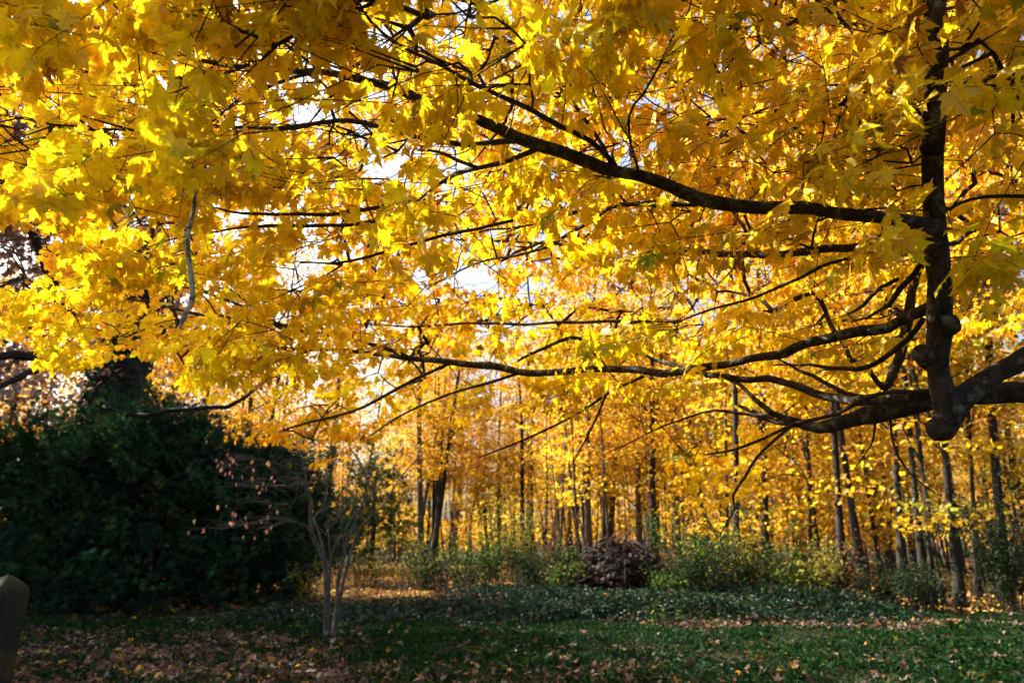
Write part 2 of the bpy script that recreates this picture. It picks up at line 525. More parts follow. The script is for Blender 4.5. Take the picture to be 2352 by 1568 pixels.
# traced limbs: (name, side count, [(px, py, distance, width in px at the 2352 reading)])
LIMBS = [
    ('limb', [(2900, 880, 4.0, 76), (2600, 892, 3.6, 62), (2352, 904, 3.35, 50), (2250, 908, 3.32, 48), (2150, 922, 3.32, 46),
              (2050, 945, 3.35, 46), (1980, 957, 3.4, 40), (1905, 978, 3.5, 32), (1850, 975, 3.6, 22), (1800, 965, 3.8, 13), (1700, 935, 4.2, 8)]),
    ('limb', [(2960, 560, 4.2, 70), (2700, 640, 3.7, 62), (2500, 735, 3.2, 56), (2352, 822, 2.98, 48), (2290, 850, 2.94, 44), (2240, 893, 2.9, 46),
              (2205, 930, 2.88, 52), (2188, 960, 2.86, 50)]),
    ('stem', [(2158, 990, 2.86, 30), (2166, 975, 2.86, 50), (2180, 950, 2.85, 58), (2172, 920, 2.84, 54), (2156, 860, 2.84, 46), (2152, 815, 2.84, 48),
              (2160, 750, 2.84, 56), (2157, 690, 2.84, 50), (2152, 600, 2.84, 50), (2147, 470, 2.84, 46), (2143, 350, 2.85, 46),
              (2146, 250, 2.86, 44), (2152, 120, 2.9, 44), (2150, 20, 2.95, 46), (2140, -120, 3.1, 40), (2120, -300, 3.4, 30)]),
    ('limb', [(2139, 905, 3.0, 24), (2058, 917, 3.1, 26), (1982, 920, 3.2, 24), (1912, 913, 3.3, 20), (1842, 892, 3.4, 18), (1785, 874, 3.5, 17),
              (1722, 871, 3.6, 15), (1649, 861, 3.7, 14), (1580, 850, 3.9, 11), (1500, 822, 4.1, 8), (1430, 800, 4.3, 5)]),
    ('limb', [(2150, 705, 2.9, 30), (2120, 712, 2.95, 28), (2088, 727, 3.0, 26), (2035, 748, 3.1, 25), (1947, 766, 3.2, 25), (1859, 790, 3.3, 23),
              (1806, 811, 3.4, 22), (1736, 822, 3.5, 19), (1631, 839, 3.65, 18), (1525, 857, 3.8, 18), (1439, 850, 3.95, 17), (1386, 848, 4.05, 16),
              (1300, 852, 4.2, 16), (1203, 853, 4.35, 16), (1133, 839, 4.5, 16), (1034, 832, 4.7, 14), (957, 825, 4.9, 13), (880, 817, 5.1, 11),
              (780, 806, 5.3, 9), (668, 802, 5.5, 8), (560, 790, 5.7, 6), (430, 770, 6.0, 4)]),
    ('branch', [(2118, 728, 3.0, 13), (2088, 772, 3.05, 13), (2053, 804, 3.1, 13), (2010, 832, 3.15, 12), (1965, 846, 3.2, 11), (1912, 846, 3.3, 9), (1859, 838, 3.4, 6), (1780, 835, 3.6, 4)]),
    ('branch', [(2125, 590, 2.95, 12), (2088, 646, 3.1, 14), (2050, 690, 3.2, 12), (2018, 713, 3.3, 8), (1960, 740, 3.5, 4)]),
    ('branch', [(2060, 640, 3.3, 10), (2028, 660, 3.4, 9), (1985, 700, 3.5, 8), (1947, 723, 3.6, 5)]),
    ('limb', [(2145, 540, 4.3, 14), (2100, 640, 4.4, 18), (2088, 720, 4.4, 22), (2075, 800, 4.4, 24), (2050, 860, 4.35, 22), (2025, 890, 4.3, 18)]),
    ('branch', [(2137, 899, 2.95, 9), (2053, 896, 3.0, 10), (1982, 917, 3.05, 10), (1930, 945, 3.1, 9), (1877, 959, 3.15, 9), (1824, 973, 3.2, 9),
                (1754, 1008, 3.3, 7), (1684, 1033, 3.4, 6), (1620, 1047, 3.5, 3)]),
    ('branch', [(1824, 973, 3.2, 8), (1775, 1010, 3.2, 7), (1736, 1049, 3.2, 7), (1708, 1094, 3.25, 6), (1680, 1137, 3.3, 6), (1685, 1165, 3.3, 5), (1669, 1200, 3.3, 4), (1645, 1242, 3.35, 2)]),
    ('branch', [(1850, 975, 3.6, 9), (1806, 977, 3.6, 8), (1743, 959, 3.7, 8), (1683, 945, 3.8, 7), (1613, 945, 3.9, 6), (1525, 980, 4.1, 4), (1400, 1040, 4.4, 3)]),
    ('branch', [(1840, 972, 3.6, 14), (1771, 948, 3.65, 13), (1736, 920, 3.7, 12), (1701, 885, 3.8, 9), (1640, 860, 4.0, 5)]),
    ('branch', [(1993, 912, 3.25, 12), (1940, 900, 3.3, 11), (1891, 878, 3.4, 10), (1820, 840, 3.6, 7), (1740, 800, 3.9, 4)]),
    ('branch', [(2010, 960, 3.38, 6), (2005, 1000, 3.38, 5), (1996, 1026, 3.4, 3), (1960, 1080, 3.4, 2)]),
    ('branch', [(2039, 955, 3.35, 6), (2050, 1010, 3.35, 5), (2067, 1047, 3.35, 5), (2095, 1087, 3.4, 4), (2151, 1130, 3.4, 3)]),
    # upper bough
    ('limb', [(2150, 520, 2.75, 34), (2060, 503, 2.65, 32), (1960, 495, 2.6, 30), (1850, 482, 2.55, 30), (1750, 480, 2.5, 30), (1680, 474, 2.48, 32), (1600, 455, 2.45, 32),
              (1530, 424, 2.45, 30), (1460, 402, 2.45, 29), (1380, 385, 2.45, 30), (1290, 350, 2.48, 30), (1200, 320, 2.5, 28), (1130, 292, 2.52, 26),
              (1040, 255, 2.56, 24), (960, 226, 2.6, 23), (920, 210, 2.62, 22), (860, 190, 2.65, 19), (790, 172, 2.7, 17), (720, 160, 2.75, 15), (640, 155, 2.8, 13),
              (520, 148, 2.9, 11), (430, 136, 3.0, 9), (330, 120, 3.1, 6), (220, 130, 3.3, 4)]),
    ('branch', [(745, 164, 2.75, 8), (700, 172, 2.8, 8), (620, 195, 2.9, 8), (560, 222, 3.0, 7), (500, 270, 3.1, 5), (430, 330, 3.2, 3)]),
    ('branch', [(1420, 392, 2.46, 12), (1360, 330, 2.4, 12), (1260, 272, 2.38, 12), (1180, 235, 2.37, 11), (1110, 200, 2.36, 11), (1060, 175, 2.36, 10), (1000, 140, 2.37, 9),
                (920, 100, 2.4, 8), (850, 50, 2.42, 7), (820, 0, 2.45, 6), (800, -90, 2.5, 4)]),
    ('branch', [(1230, 326, 2.5, 14), (1130, 325, 2.6, 14), (1060, 330, 2.65, 13), (980, 315, 2.72, 12), (900, 295, 2.8, 12), (830, 279, 2.85, 12), (770, 276, 2.9, 11), (700, 290, 2.95, 10),
                (600, 297, 3.05, 9), (500, 292, 3.15, 6), (420, 280, 3.3, 3)]),
    ('branch', [(725, 160, 2.75, 7), (660, 110, 2.72, 7), (600, 60, 2.7, 6), (540, 15, 2.7, 5), (490, -40, 2.7, 3)]),
    ('branch', [(700, 130, 2.73, 6), (650, 60, 2.68, 5), (600, 5, 2.66, 4), (560, -40, 2.66, 3)]),
    ('branch', [(930, 212, 2.62, 6), (918, 195, 2.6, 6), (905, 165, 2.57, 6), (910, 120, 2.53, 5), (918, 95, 2.5, 3)]),
    ('branch', [(1240, 340, 2.5, 12), (1160, 372, 2.6, 12), (1097, 387, 2.7, 11), (1010, 423, 2.9, 10), (940, 480, 3.1, 9), (850, 507, 3.3, 9), (750, 515, 3.4, 9), (650, 520, 3.5, 8), (545, 525, 3.6, 6), (430, 545, 3.8, 3)]),
    ('branch', [(960, 460, 3.1, 8), (850, 476, 3.25, 9), (780, 489, 3.3, 9), (680, 493, 3.4, 9), (560, 490, 3.5, 7), (480, 474, 3.6, 4)]),
    ('branch', [(1097, 387, 2.7, 10), (1050, 370, 2.75, 9), (1010, 352, 2.8, 8), (960, 345, 2.9, 5)]),
    ('branch', [(1180, 510, 3.1, 8), (1000, 545, 3.3, 8), (910, 572, 3.5, 8), (850, 590, 3.6, 7), (780, 605, 3.7, 6), (680, 600, 3.9, 3)]),
    ('branch', [(1440, 470, 2.6, 9), (1400, 480, 2.8, 9), (1320, 530, 3.0, 8), (1240, 572, 3.2, 7), (1160, 592, 3.4, 6), (1080, 612, 3.6, 5), (1000, 655, 3.8, 3)]),
    ('limb', [(2150, 555, 3.0, 22), (2050, 560, 3.1, 20), (1940, 573, 3.2, 20), (1870, 574, 3.3, 19), (1800, 583, 3.4, 18), (1730, 586, 3.5, 16), (1660, 585, 3.6, 14),
              (1560, 570, 3.8, 11), (1450, 560, 4.0, 9), (1320, 560, 4.2, 8), (1210, 555, 4.4, 7), (1050, 550, 4.7, 5)]),
    ('branch', [(1960, 590, 3.2, 8), (1880, 615, 3.3, 8), (1820, 645, 3.4, 8), (1740, 680, 3.5, 7), (1640, 710, 3.6, 6), (1550, 745, 3.7, 4)]),
    ('branch', [(1470, 405, 2.45, 7), (1440, 270, 2.3, 6), (1470, 220, 2.27, 6), (1510, 150, 2.25, 6), (1540, 90, 2.22, 6), (1580, 30, 2.2, 5), (1600, -60, 2.2, 4)]),
    ('branch', [(1400, 850, 4.05, 9), (1330, 776, 4.1, 9), (1239, 804, 4.3, 8), (1190, 828, 4.4, 6)]),
    ('branch', [(1560, 735, 4.2, 8), (1450, 740, 4.4, 8), (1350, 740, 4.6, 7), (1200, 742, 4.9, 7), (1080, 742, 5.1, 6), (960, 748, 5.4, 5), (840, 745, 5.7, 3)]),
    ('branch', [(2350, 452, 2.9, 10), (2260, 456, 2.9, 9), (2200, 470, 2.88, 8), (2150, 500, 2.86, 6)]),
    ('branch', [(960, 825, 4.9, 10), (860, 790, 5.0, 10), (708, 762, 5.1, 9), (650, 755, 5.2, 8), (590, 720, 5.3, 7), (520, 690, 5.4, 6), (420, 660, 5.6, 4), (280, 640, 5.8, 3)]),
    ('branch', [(708, 762, 5.1, 8), (590, 735, 5.2, 8), (450, 720, 5.4, 7), (330, 690, 5.6, 6), (200, 680, 5.8, 4), (60, 700, 6.0, 3)]),
    ('branch', [(1440, 470, 2.6, 8), (1600, 470, 2.6, 8), (1510, 465, 2.7, 7), (1440, 470, 2.8, 6), (1400, 410, 2.8, 5)]),
    ('branch', [(2150, 20, 2.95, 20), (2050, -20, 2.8, 16), (1950, -10, 2.65, 12), (1840, 40, 2.6, 9), (1740, 110, 2.6, 6), (1690, 160, 2.6, 3)]),
    ('branch', [(2145, 300, 2.86, 10), (2080, 240, 2.8, 9), (1980, 290, 2.8, 7), (1880, 330, 2.8, 5), (1800, 270, 2.8, 3)]),
    ('branch', [(330, 120, 3.1, 8), (220, 60, 3.1, 7), (110, 60, 3.2, 8), (30, 65, 3.3, 6), (-60, 90, 3.5, 5)]),
    ('branch', [(430, 330, 3.2, 5), (330, 370, 3.3, 6), (240, 380, 3.4, 6), (150, 400, 3.6, 5), (40, 420, 3.8, 3)]),
    ('branch', [(1034, 832, 4.7, 9), (900, 900, 4.9, 8), (820, 940, 5.1, 7), (700, 970, 5.4, 6), (640, 990, 5.6, 4)]),
    ('branch', [(1203, 853, 4.35, 8), (1120, 880, 4.5, 7), (1040, 905, 4.7, 6), (930, 950, 5.0, 5), (850, 1000, 5.2, 3)]),
    ('branch', [(1480, 862, 3.9, 7), (1400, 900, 4.0, 7), (1320, 950, 4.1, 6), (1200, 1010, 4.3, 5), (1100, 1050, 4.5, 3)]),
    ('branch', [(1395, 900, 4.0, 6), (1360, 980, 4.1, 5), (1320, 1060, 4.2, 3)]),
]
SKEL, SKEL_R = [], []
limb_pts = []
for k, (nm, tr) in enumerate(LIMBS):
    a = np.array(tr, float)
    p = at(a[:, 0], a[:, 1], a[:, 2])
    r = a[:, 3] / 2 * (a[:, 2] * (ray(a[:, 0], a[:, 1]) @ FWD)) / FPX
    s = spline(np.column_stack([p, r]), .05)
    big = r.max() > .02
    s = gnarl(s, .012 if big else .010, 5, k * 3.1)
    s[:, 3] = np.maximum(s[:, 3], .0022) * (1 + .10 * np.array([mnoise.noise(Vector(q[:3] * 9)) for q in s]))
    limb_pts.append((nm, s))
    SKEL.append(s[:, :3])
    SKEL_R.append(s[:, 3])
# run the two great limbs back to the trunk
trunk_line = spline([(4.35, 2.9, -.1, .40), (4.33, 2.92, .5, .30), (4.30, 2.95, 1.5, .25), (4.32, 3.0, 2.4, .24), (4.38, 3.05, 3.4, .20),
                     (4.4, 3.1, 5, .16), (4.3, 3.3, 7, .11), (4.2, 3.4, 9.3, .04)], .15)
for k in (0, 1):
    nm, s = limb_pts[k]
    e = s[0]
    z = np.clip(e[2] - .35, 1.9, 4)
    t = np.array([4.32, 3.0, z, .11])
    ext = spline([t, (t + e) / 2 + np.array([0, 0, -.06, 0]), e], .08)[:-1]
    limb_pts[k] = (nm, np.concatenate([ext, s]))
tb = Tubes()
tl = gnarl(trunk_line, .05, 1.1, 4)
tb.add(tl[:, :3], tl[:, 3], 18)
tr_o = link('trunk', tb.mesh('maple_trunk'), M_BARK, maple, TRUNK)
for k, (nm, s) in enumerate(limb_pts):
    t = Tubes()
    t.add(s[:, :3], s[:, 3], 18 if s[:, 3].max() > .03 else 8, True, .16 if s[:, 3].max() > .03 else .06)
    if nm == 'stem':     # knots and the sawn collar on the upright stem
        for (px, py, dr, rr, ln) in ((2125, 815, (-.8, -.5, .1), .032, .035), (2185, 745, (.9, -.3, .2), .03, .02), (2140, 330, (-.35, -.93, 0), .022, .02)):
            c = at(px, py, 2.82)
            d = np.array(dr) / np.linalg.norm(dr)
            t.add(np.stack([c - d * .03, c, c + d * ln * .7, c + d * ln, c + d * ln * .9]), [rr * 1.5, rr * 1.25, rr * 1.05, rr * .95, rr * .5], 12)
        c = at(2162, 985, 2.85)
        t.add(np.stack([c + np.array([.05, 0, .05]), c, c + np.array([-.03, -.01, -.005]), c + np.array([-.045, -.01, -.01])]), [.04, .046, .04, .02], 12)
    o = link(nm, t.mesh('maple_' + nm), M_BARK if s[:, 3].max() > .012 else M_TWIG, maple, TRUNK)
    if nm == 'stem':
        o['label'] = 'upright dark stem with cut knots near the right edge'

# the pale lichen-grown twig that hangs free on the left
tw = np.array([(560, 296, 2.98, 5), (520, 320, 2.75, 5), (478, 370, 2.35, 6), (452, 440, 2.15, 7), (448, 470, 2.15, 8), (435, 520, 2.14, 9), (430, 570, 2.13, 10), (437, 630, 2.12, 11), (440, 680, 2.12, 11), (428, 720, 2.12, 10), (413, 757, 2.12, 6)])
p = at(tw[:, 0], tw[:, 1], tw[:, 2])
s = gnarl(spline(np.column_stack([p, tw[:, 3] / 2 * tw[:, 2] / FPX]), .012), .004, 22)
t = Tubes().add(s[:, :3], s[:, 3], 10)
c = s[len(s) // 2, :3]
for f, dx, dz in ((.72, .09, .03), (.86, .03, -.06), (.78, -.03, .02), (.92, -.035, -.03), (.66, -.05, -.03)):
    c = s[int(len(s) * f), :3]
    t.add(spline([c, c + np.array([dx * .5, -.01, dz * .7]), c + np.array([dx, 0, dz])], .015), .0013, 5)
hang = link('hanging_twig', t.mesh('hanging_twig'), M_LICHEN, maple, TRUNK)
hang['label'] = 'bare twig grown over with pale lichen hanging below the leaves'

# ------------------------------------------------------------------ the maple: sprays of leaves
HOLES = [(700, 262, 62, 42), (690, 610, 55, 70), (660, 640, 55, 40), (1075, 640, 75, 42), (1740, 640, 42, 60), (1480, 240, 26, 22), (1615, 245, 40, 34), (1830, 130, 36, 34),
         (1945, 62, 36, 24), (1270, 408, 46, 16), (640, 735, 26, 30), (1130, 850, 34, 46), (1600, 700, 45, 28), (870, 60, 26, 18), (925, 75, 22, 26), (850, 155, 22, 22),
         (1480, 845, 16, 12), (2290, 480, 40, 26), (890, 390, 40, 26), (1020, 905, 40, 26), (700, 545, 30, 20), (1330, 690, 14, 12), (40, 960, 30, 60), (20, 590, 85, 100), (40, 300, 40, 40), (960, 640, 24, 26)]
EDGE = np.array([(-400, 880), (0, 800), (120, 835), (200, 880), (260, 830), (330, 850), (420, 900), (500, 925), (560, 880), (640, 880), (760, 925), (860, 925), (980, 935), (1100, 905), (1200, 915),
                 (1320, 930), (1400, 900), (1500, 885), (1600, 905), (1720, 905), (1800, 870), (1900, 905), (2000, 880), (2080, 820), (2150, 780), (2250, 800), (2352, 760), (2800, 760)], float)


def in_hole(px, py, grow=1.0):
    b = np.zeros(np.shape(px), bool)
    for (cx, cy_, rx, ry) in HOLES:
        b |= ((px - cx) / (rx * grow * .72)) ** 2 + ((py - cy_) / (ry * grow * .72)) ** 2 < 1
    return b


def sample_sprays(n, lo, hi, zlow, seed, ytop=-250):
    """spray tips: image region, distance past the underside of the crown"""
    r = np.random.default_rng(seed)
    px = r.uniform(-330, 2680, n)
    py = r.uniform(ytop, 1010, n)
    u = ray(px, py)
    base = (zlow + .12 * np.sin(px * .006 + 1) - EYE) / np.maximum(u[:, 2], .05)
    d = np.maximum(base, 1.75) + lo + r.exponential(hi, n)
    tip = at(px, py, d)
    edge = np.interp(px, EDGE[:, 0], EDGE[:, 1])
    keep = (py < edge - 25 + r.normal(0, 14, n)) & (tip[:, 2] < 5.6) & (np.hypot(tip[:, 0] - 1.5, tip[:, 1] - 3) < 12) & ~in_hole(px, py, 1.25)
    return tip[keep], px[keep], py[keep], d[keep]


tips, tcol = [], []
# explicit near clumps that stand out in the photograph: (px, py, distance, spread px, sprays, lemon-ness, direct sun put into the tint)
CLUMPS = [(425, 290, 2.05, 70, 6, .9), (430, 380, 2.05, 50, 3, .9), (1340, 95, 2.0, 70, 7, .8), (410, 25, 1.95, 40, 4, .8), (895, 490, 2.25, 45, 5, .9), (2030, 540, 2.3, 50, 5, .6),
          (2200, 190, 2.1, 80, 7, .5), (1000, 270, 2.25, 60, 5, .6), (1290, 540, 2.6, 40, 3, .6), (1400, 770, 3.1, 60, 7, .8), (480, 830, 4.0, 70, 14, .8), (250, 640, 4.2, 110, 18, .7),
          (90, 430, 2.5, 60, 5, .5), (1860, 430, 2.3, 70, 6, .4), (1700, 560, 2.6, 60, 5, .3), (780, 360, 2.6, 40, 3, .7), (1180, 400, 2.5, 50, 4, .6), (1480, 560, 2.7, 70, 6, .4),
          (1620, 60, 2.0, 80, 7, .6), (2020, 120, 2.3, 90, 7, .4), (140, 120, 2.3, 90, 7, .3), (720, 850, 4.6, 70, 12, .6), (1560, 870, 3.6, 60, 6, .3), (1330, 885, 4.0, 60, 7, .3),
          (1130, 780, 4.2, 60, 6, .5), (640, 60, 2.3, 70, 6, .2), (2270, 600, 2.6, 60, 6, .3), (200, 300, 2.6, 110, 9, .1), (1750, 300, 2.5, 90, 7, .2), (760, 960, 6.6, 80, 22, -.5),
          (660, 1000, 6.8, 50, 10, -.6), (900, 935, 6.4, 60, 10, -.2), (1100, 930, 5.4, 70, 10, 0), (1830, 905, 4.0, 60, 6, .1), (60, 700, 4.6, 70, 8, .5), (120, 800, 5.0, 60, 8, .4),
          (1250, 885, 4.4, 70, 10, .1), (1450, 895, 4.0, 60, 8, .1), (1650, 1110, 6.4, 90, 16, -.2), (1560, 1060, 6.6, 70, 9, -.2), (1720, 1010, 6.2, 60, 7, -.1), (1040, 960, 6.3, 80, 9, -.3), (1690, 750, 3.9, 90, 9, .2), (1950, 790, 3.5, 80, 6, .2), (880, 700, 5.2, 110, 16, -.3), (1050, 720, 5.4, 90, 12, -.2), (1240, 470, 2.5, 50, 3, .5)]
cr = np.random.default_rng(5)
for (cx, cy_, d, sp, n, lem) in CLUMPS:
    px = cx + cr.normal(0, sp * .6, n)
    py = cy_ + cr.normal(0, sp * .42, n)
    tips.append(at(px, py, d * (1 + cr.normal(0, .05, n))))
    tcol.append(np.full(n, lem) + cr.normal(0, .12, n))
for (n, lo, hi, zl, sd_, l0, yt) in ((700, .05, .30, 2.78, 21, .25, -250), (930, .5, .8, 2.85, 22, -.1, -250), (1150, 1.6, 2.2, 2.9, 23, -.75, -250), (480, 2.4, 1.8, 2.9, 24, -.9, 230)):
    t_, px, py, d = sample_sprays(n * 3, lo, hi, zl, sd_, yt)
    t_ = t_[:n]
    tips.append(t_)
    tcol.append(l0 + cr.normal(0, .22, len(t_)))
# the far side of the crown, high over the lawn
n = 1000
wp = np.stack([cr.uniform(-8.5, 10, n), cr.uniform(6.5, 14, n), cr.uniform(3.9, 8.6, n)], -1)
wx, wy, wd = proj(wp)
wk = (((wp[:, 0] - 1) / 9.5) ** 2 + ((wp[:, 1] - 6) / 8.2) ** 2 + ((wp[:, 2] - 3.6) / 5.2) ** 2 < 1) & ~in_hole(wx, wy, 1.3) & (wy < np.interp(wx, EDGE[:, 0], EDGE[:, 1]) - 60)
wp = wp[wk][:520]
tips.append(wp)
tcol.append(-.8 + cr.normal(0, .25, len(wp)))
n = 900
wp = np.stack([cr.uniform(-7.5, .8, n), cr.uniform(5.0, 11, n), cr.uniform(3.0, 6.6, n)], -1)
wx, wy, wd = proj(wp)
wk = (wx > 150) & (wx < 1350) & (wy > 60) & (wy < 800) & ~in_hole(wx, wy, 1.2)
wp = wp[wk][:330]
tips.append(wp)
tcol.append(-.6 + cr.normal(0, .25, len(wp)))
tips = np.concatenate(tips)
tcol = np.concatenate(tcol)
nS = len(tips)
sr = np.random.default_rng(8)
out_dir = tips - np.array([3.6, 3.2, 0])
out_dir[:, 2] = 0
out_dir /= np.linalg.norm(out_dir, axis=1, keepdims=True)
ang = sr.normal(0, .75, nS)
tdir = np.stack([out_dir[:, 0] * np.cos(ang) - out_dir[:, 1] * np.sin(ang), out_dir[:, 0] * np.sin(ang) + out_dir[:, 1] * np.cos(ang), sr.normal(-.18, .22, nS)], -1)
tdir /= np.linalg.norm(tdir, axis=1, keepdims=True)
tlen = sr.uniform(.28, .52, nS)
bases = tips - tdir * tlen[:, None] + np.array([0, 0, .04])

# grow connecting branchlets: every spray joins the nearest wood that is already there
nodes = np.concatenate([q[::2] for q in SKEL] + [tl[tl[:, 2] > 2.5][:, :3]])
nroot = len(nodes)
cap = nroot + nS * 40
NP = np.zeros((cap, 3))
NP[:nroot] = nodes
PAR = np.full(cap, -1)
CNT = np.zeros(cap)
nn = nroot
d0 = np.full(nS, 1e9)
for s0 in range(0, nS, 400):
    d0[s0:s0 + 400] = np.min(np.linalg.norm(bases[s0:s0 + 400, None] - nodes[None, ::2], axis=2), axis=1)
chains = []
for sidx in np.argsort(d0):
    b = bases[sidx]
    dd = np.linalg.norm(NP[:nn] - b, axis=1) + .10 * np.linalg.norm(NP[:nn] - np.array([4.3, 3, 3.2]), axis=1)
    q = int(np.argmin(dd))
    a = NP[q]
    L_ = np.linalg.norm(b - a)
    n = max(2, min(36, int(L_ / .10)))
    t = np.linspace(0, 1, n + 1)[1:, None]
    mid = (a + b) / 2 + np.array([0, 0, .10 * L_]) + sr.normal(0, .07 * L_, 3)
    pts = (1 - t) ** 2 * a + 2 * t * (1 - t) * mid + t ** 2 * b
    pts[:-1] += sr.normal(0, .008, (n - 1, 3)) if n > 1 else 0
    prev = q
    ids = [q]
    for p_ in pts:
        NP[nn] = p_
        PAR[nn] = prev
        prev = nn
        ids.append(nn)
        nn += 1
    CNT[prev] += 1
    chains.append((sidx, ids))
for k in range(nn - 1, nroot - 1, -1):
    CNT[PAR[k]] += CNT[k]
RAD = .0017 * np.maximum(CNT, 1) ** .42
RAD[:nroot] = 9
twigs = Tubes()
for sidx, ids in chains:
    pts = NP[ids]
    rr = RAD[ids].copy()
    rr[0] = rr[1] if len(rr) > 1 else rr[0]
    tip = tips[sidx]
    m = (bases[sidx] + tip) / 2 + np.array([0, 0, .015]) + sr.normal(0, .012, 3)
    pts = np.concatenate([pts, [m, tip]])
    rr = np.concatenate([rr, [.0014, .0008]])
    twigs.add(pts, rr, 5, False)

# leaves along the sprays: opposite pairs, blades hanging
sr = np.random.default_rng(19)
NODE = np.array([.30, .52, .72, .88, 1.0])
lp, lm, ls, lroll, lc, lspray = [], [], [], [], [], []
YEL = np.array([.95, .66, .012])
LEM = np.array([.97, .74, .012])  # lighter yellow standing in for direct sun on the bright clumps
AMB = np.array([.88, .40, .012])
GRN = np.array([.30, .42, .03])
BRN = np.array([.30, .12, .03])
side = np.cross(tdir, np.array([0, 0, 1.0]))
side /= np.linalg.norm(side, axis=1, keepdims=True)
for kn, f in enumerate(NODE):
    for sg in (-1, 1) if kn < 4 else (-1, 0, 1):
        keep = sr.uniform(size=nS) < (.86 if kn else .6)
        idx = np.nonzero(keep)[0]
        n = len(idx)
        node = bases[idx] * (1 - f) + tips[idx] * f
        fan = sr.normal(1.05 if kn < 4 else .75, .3, n) * sg
        h = tdir[idx] * np.cos(fan)[:, None] + side[idx] * np.sin(fan)[:, None]
        h[:, 2] = 0
        h /= np.linalg.norm(h, axis=1, keepdims=True) + 1e-9
        pet = sr.uniform(.03, .075, n)
        pos = node + h * pet[:, None] * .85 + np.array([0, 0, -.2])[None] * pet[:, None]
        dr = np.clip(sr.normal(R(50), R(19), n), R(5), R(88))
        m = h * np.cos(dr)[:, None]
        m[:, 2] = -np.sin(dr)
        lp.append(pos)
        lm.append(m)
        ls.append(sr.uniform(.052, .093, n) * (.85 if kn == 0 else 1))
        lroll.append(sr.normal(0, .42, n))
        lspray.append(idx)
        near = np.linalg.norm(node - CAMP, axis=1) < 4.2
        for a_, b_ in zip(node[near], pos[near]):
            twigs.add(np.stack([a_, (a_ + b_) / 2 + np.array([0, 0, .006]), b_]), [.0011, .0009, .0008], 3, False)
lp, lm, ls, lroll, lspray = map(np.concatenate, (lp, lm, ls, lroll, lspray))
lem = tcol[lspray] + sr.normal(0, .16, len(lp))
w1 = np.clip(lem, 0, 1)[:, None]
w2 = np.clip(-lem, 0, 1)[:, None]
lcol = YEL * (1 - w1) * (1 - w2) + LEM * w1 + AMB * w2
gsp = sr.uniform(size=nS) < .04
isg = (sr.uniform(size=len(lp)) < .012) | (gsp[lspray] & (sr.uniform(size=len(lp)) < .4))
mixg = sr.uniform(.3, 1, len(lp))[:, None]
lcol = np.where(isg[:, None], lcol * (1 - mixg) + GRN * mixg, lcol)
lcol = lcol * (1 + sr.normal(0, .05, (len(lp), 3)) * np.array([.4, 1.6, 0]))
isb = sr.uniform(size=len(lp)) < .013
lcol = np.where(isb[:, None], BRN, lcol)
lcol *= 1 + sr.normal(0, .07, (len(lp), 1))
lcol = np.clip(lcol, .004, .97)
UPB = np.array([0, 0, .65]) + np.array(sd) * .75
UPB /= np.linalg.norm(UPB)
lrot = frames(lm, lroll, UPB)
ctr = lp + lm * ls[:, None] * .4
px, py, dep = proj(ctr)
dist = np.linalg.norm(ctr - CAMP, axis=1)
ok = (dist > 1.5) & ~(in_hole(px, py, 1.0) & (dep > .1)) & ~((py > np.interp(px, EDGE[:, 0], EDGE[:, 1]) + 30) & (dist < 6.0) & (px > -50) & (px < 2400))
lp, lrot, ls, lcol, px, py, dist = (a[ok] for a in (lp, lrot, ls, lcol, px, py, dist))
CLEAR = [([(365, 128), (520, 148), (640, 155), (790, 172), (860, 190), (960, 226)], 2.7, 16), ([(1110, 283), (1200, 320), (1290, 350), (1380, 388), (1480, 408)], 2.5, 14),
         ([(1530, 424), (1600, 455), (1680, 474), (1750, 480), (1880, 484)], 2.5, 15), ([(500, 270), (560, 222), (620, 195), (745, 164)], 2.9, 10),
         ([(820, 0), (850, 50), (920, 100), (1000, 140), (1110, 200), (1260, 272)], 2.4, 9), ([(500, 291), (600, 297), (700, 290), (770, 276), (830, 279)], 2.95, 10),
         ([(480, 476), (560, 490), (680, 493), (780, 489), (850, 476)], 3.4, 9), ([(545, 525), (650, 520), (750, 515), (850, 507)], 3.4, 9), ([(540, 15), (600, 60), (660, 110), (725, 160)], 2.7, 8),
         ([(2150, -10), (2152, 60), (2152, 110)], 2.9, 18), ([(2148, 225), (2143, 350), (2147, 470), (2152, 600), (2157, 690), (2160, 750), (2152, 815), (2156, 860), (2172, 920), (2166, 990)], 2.84, 26),
         ([(2352, 902), (2250, 906), (2150, 922), (2050, 945), (1905, 978)], 3.3, 30), ([(2352, 826), (2290, 850), (2235, 895), (2200, 930)], 2.9, 36),
         ([(2120, 712), (2035, 748), (1947, 766), (1859, 790), (1736, 822), (1631, 839), (1525, 857), (1386, 848)], 3.4, 12), ([(1238, 853), (1133, 839), (1034, 832), (880, 817)], 4.7, 9),
         ([(2058, 917), (1912, 913), (1785, 874), (1649, 861)], 3.4, 11), ([(2088, 772), (2010, 832), (1912, 846)], 3.2, 8), ([(1660, 585), (1800, 583), (1870, 574)], 3.4, 11),
         ([(1880, 615), (1740, 680), (1550, 745)], 3.5, 7), ([(910, 572), (780, 605), (680, 600)], 3.7, 7), ([(452, 440), (430, 570), (440, 680), (413, 757)], 2.13, 12), ([(1440, 270), (1510, 150), (1580, 30)], 2.25, 7),
         ([(1320, 530), (1160, 592), (1000, 655)], 3.4, 7), ([(1097, 387), (1010, 352)], 2.75, 8), ([(1330, 776), (1190, 828)], 4.2, 7), ([(840, 745), (1350, 740)], 5.0, 6)]
covered = np.zeros(len(lp), bool)
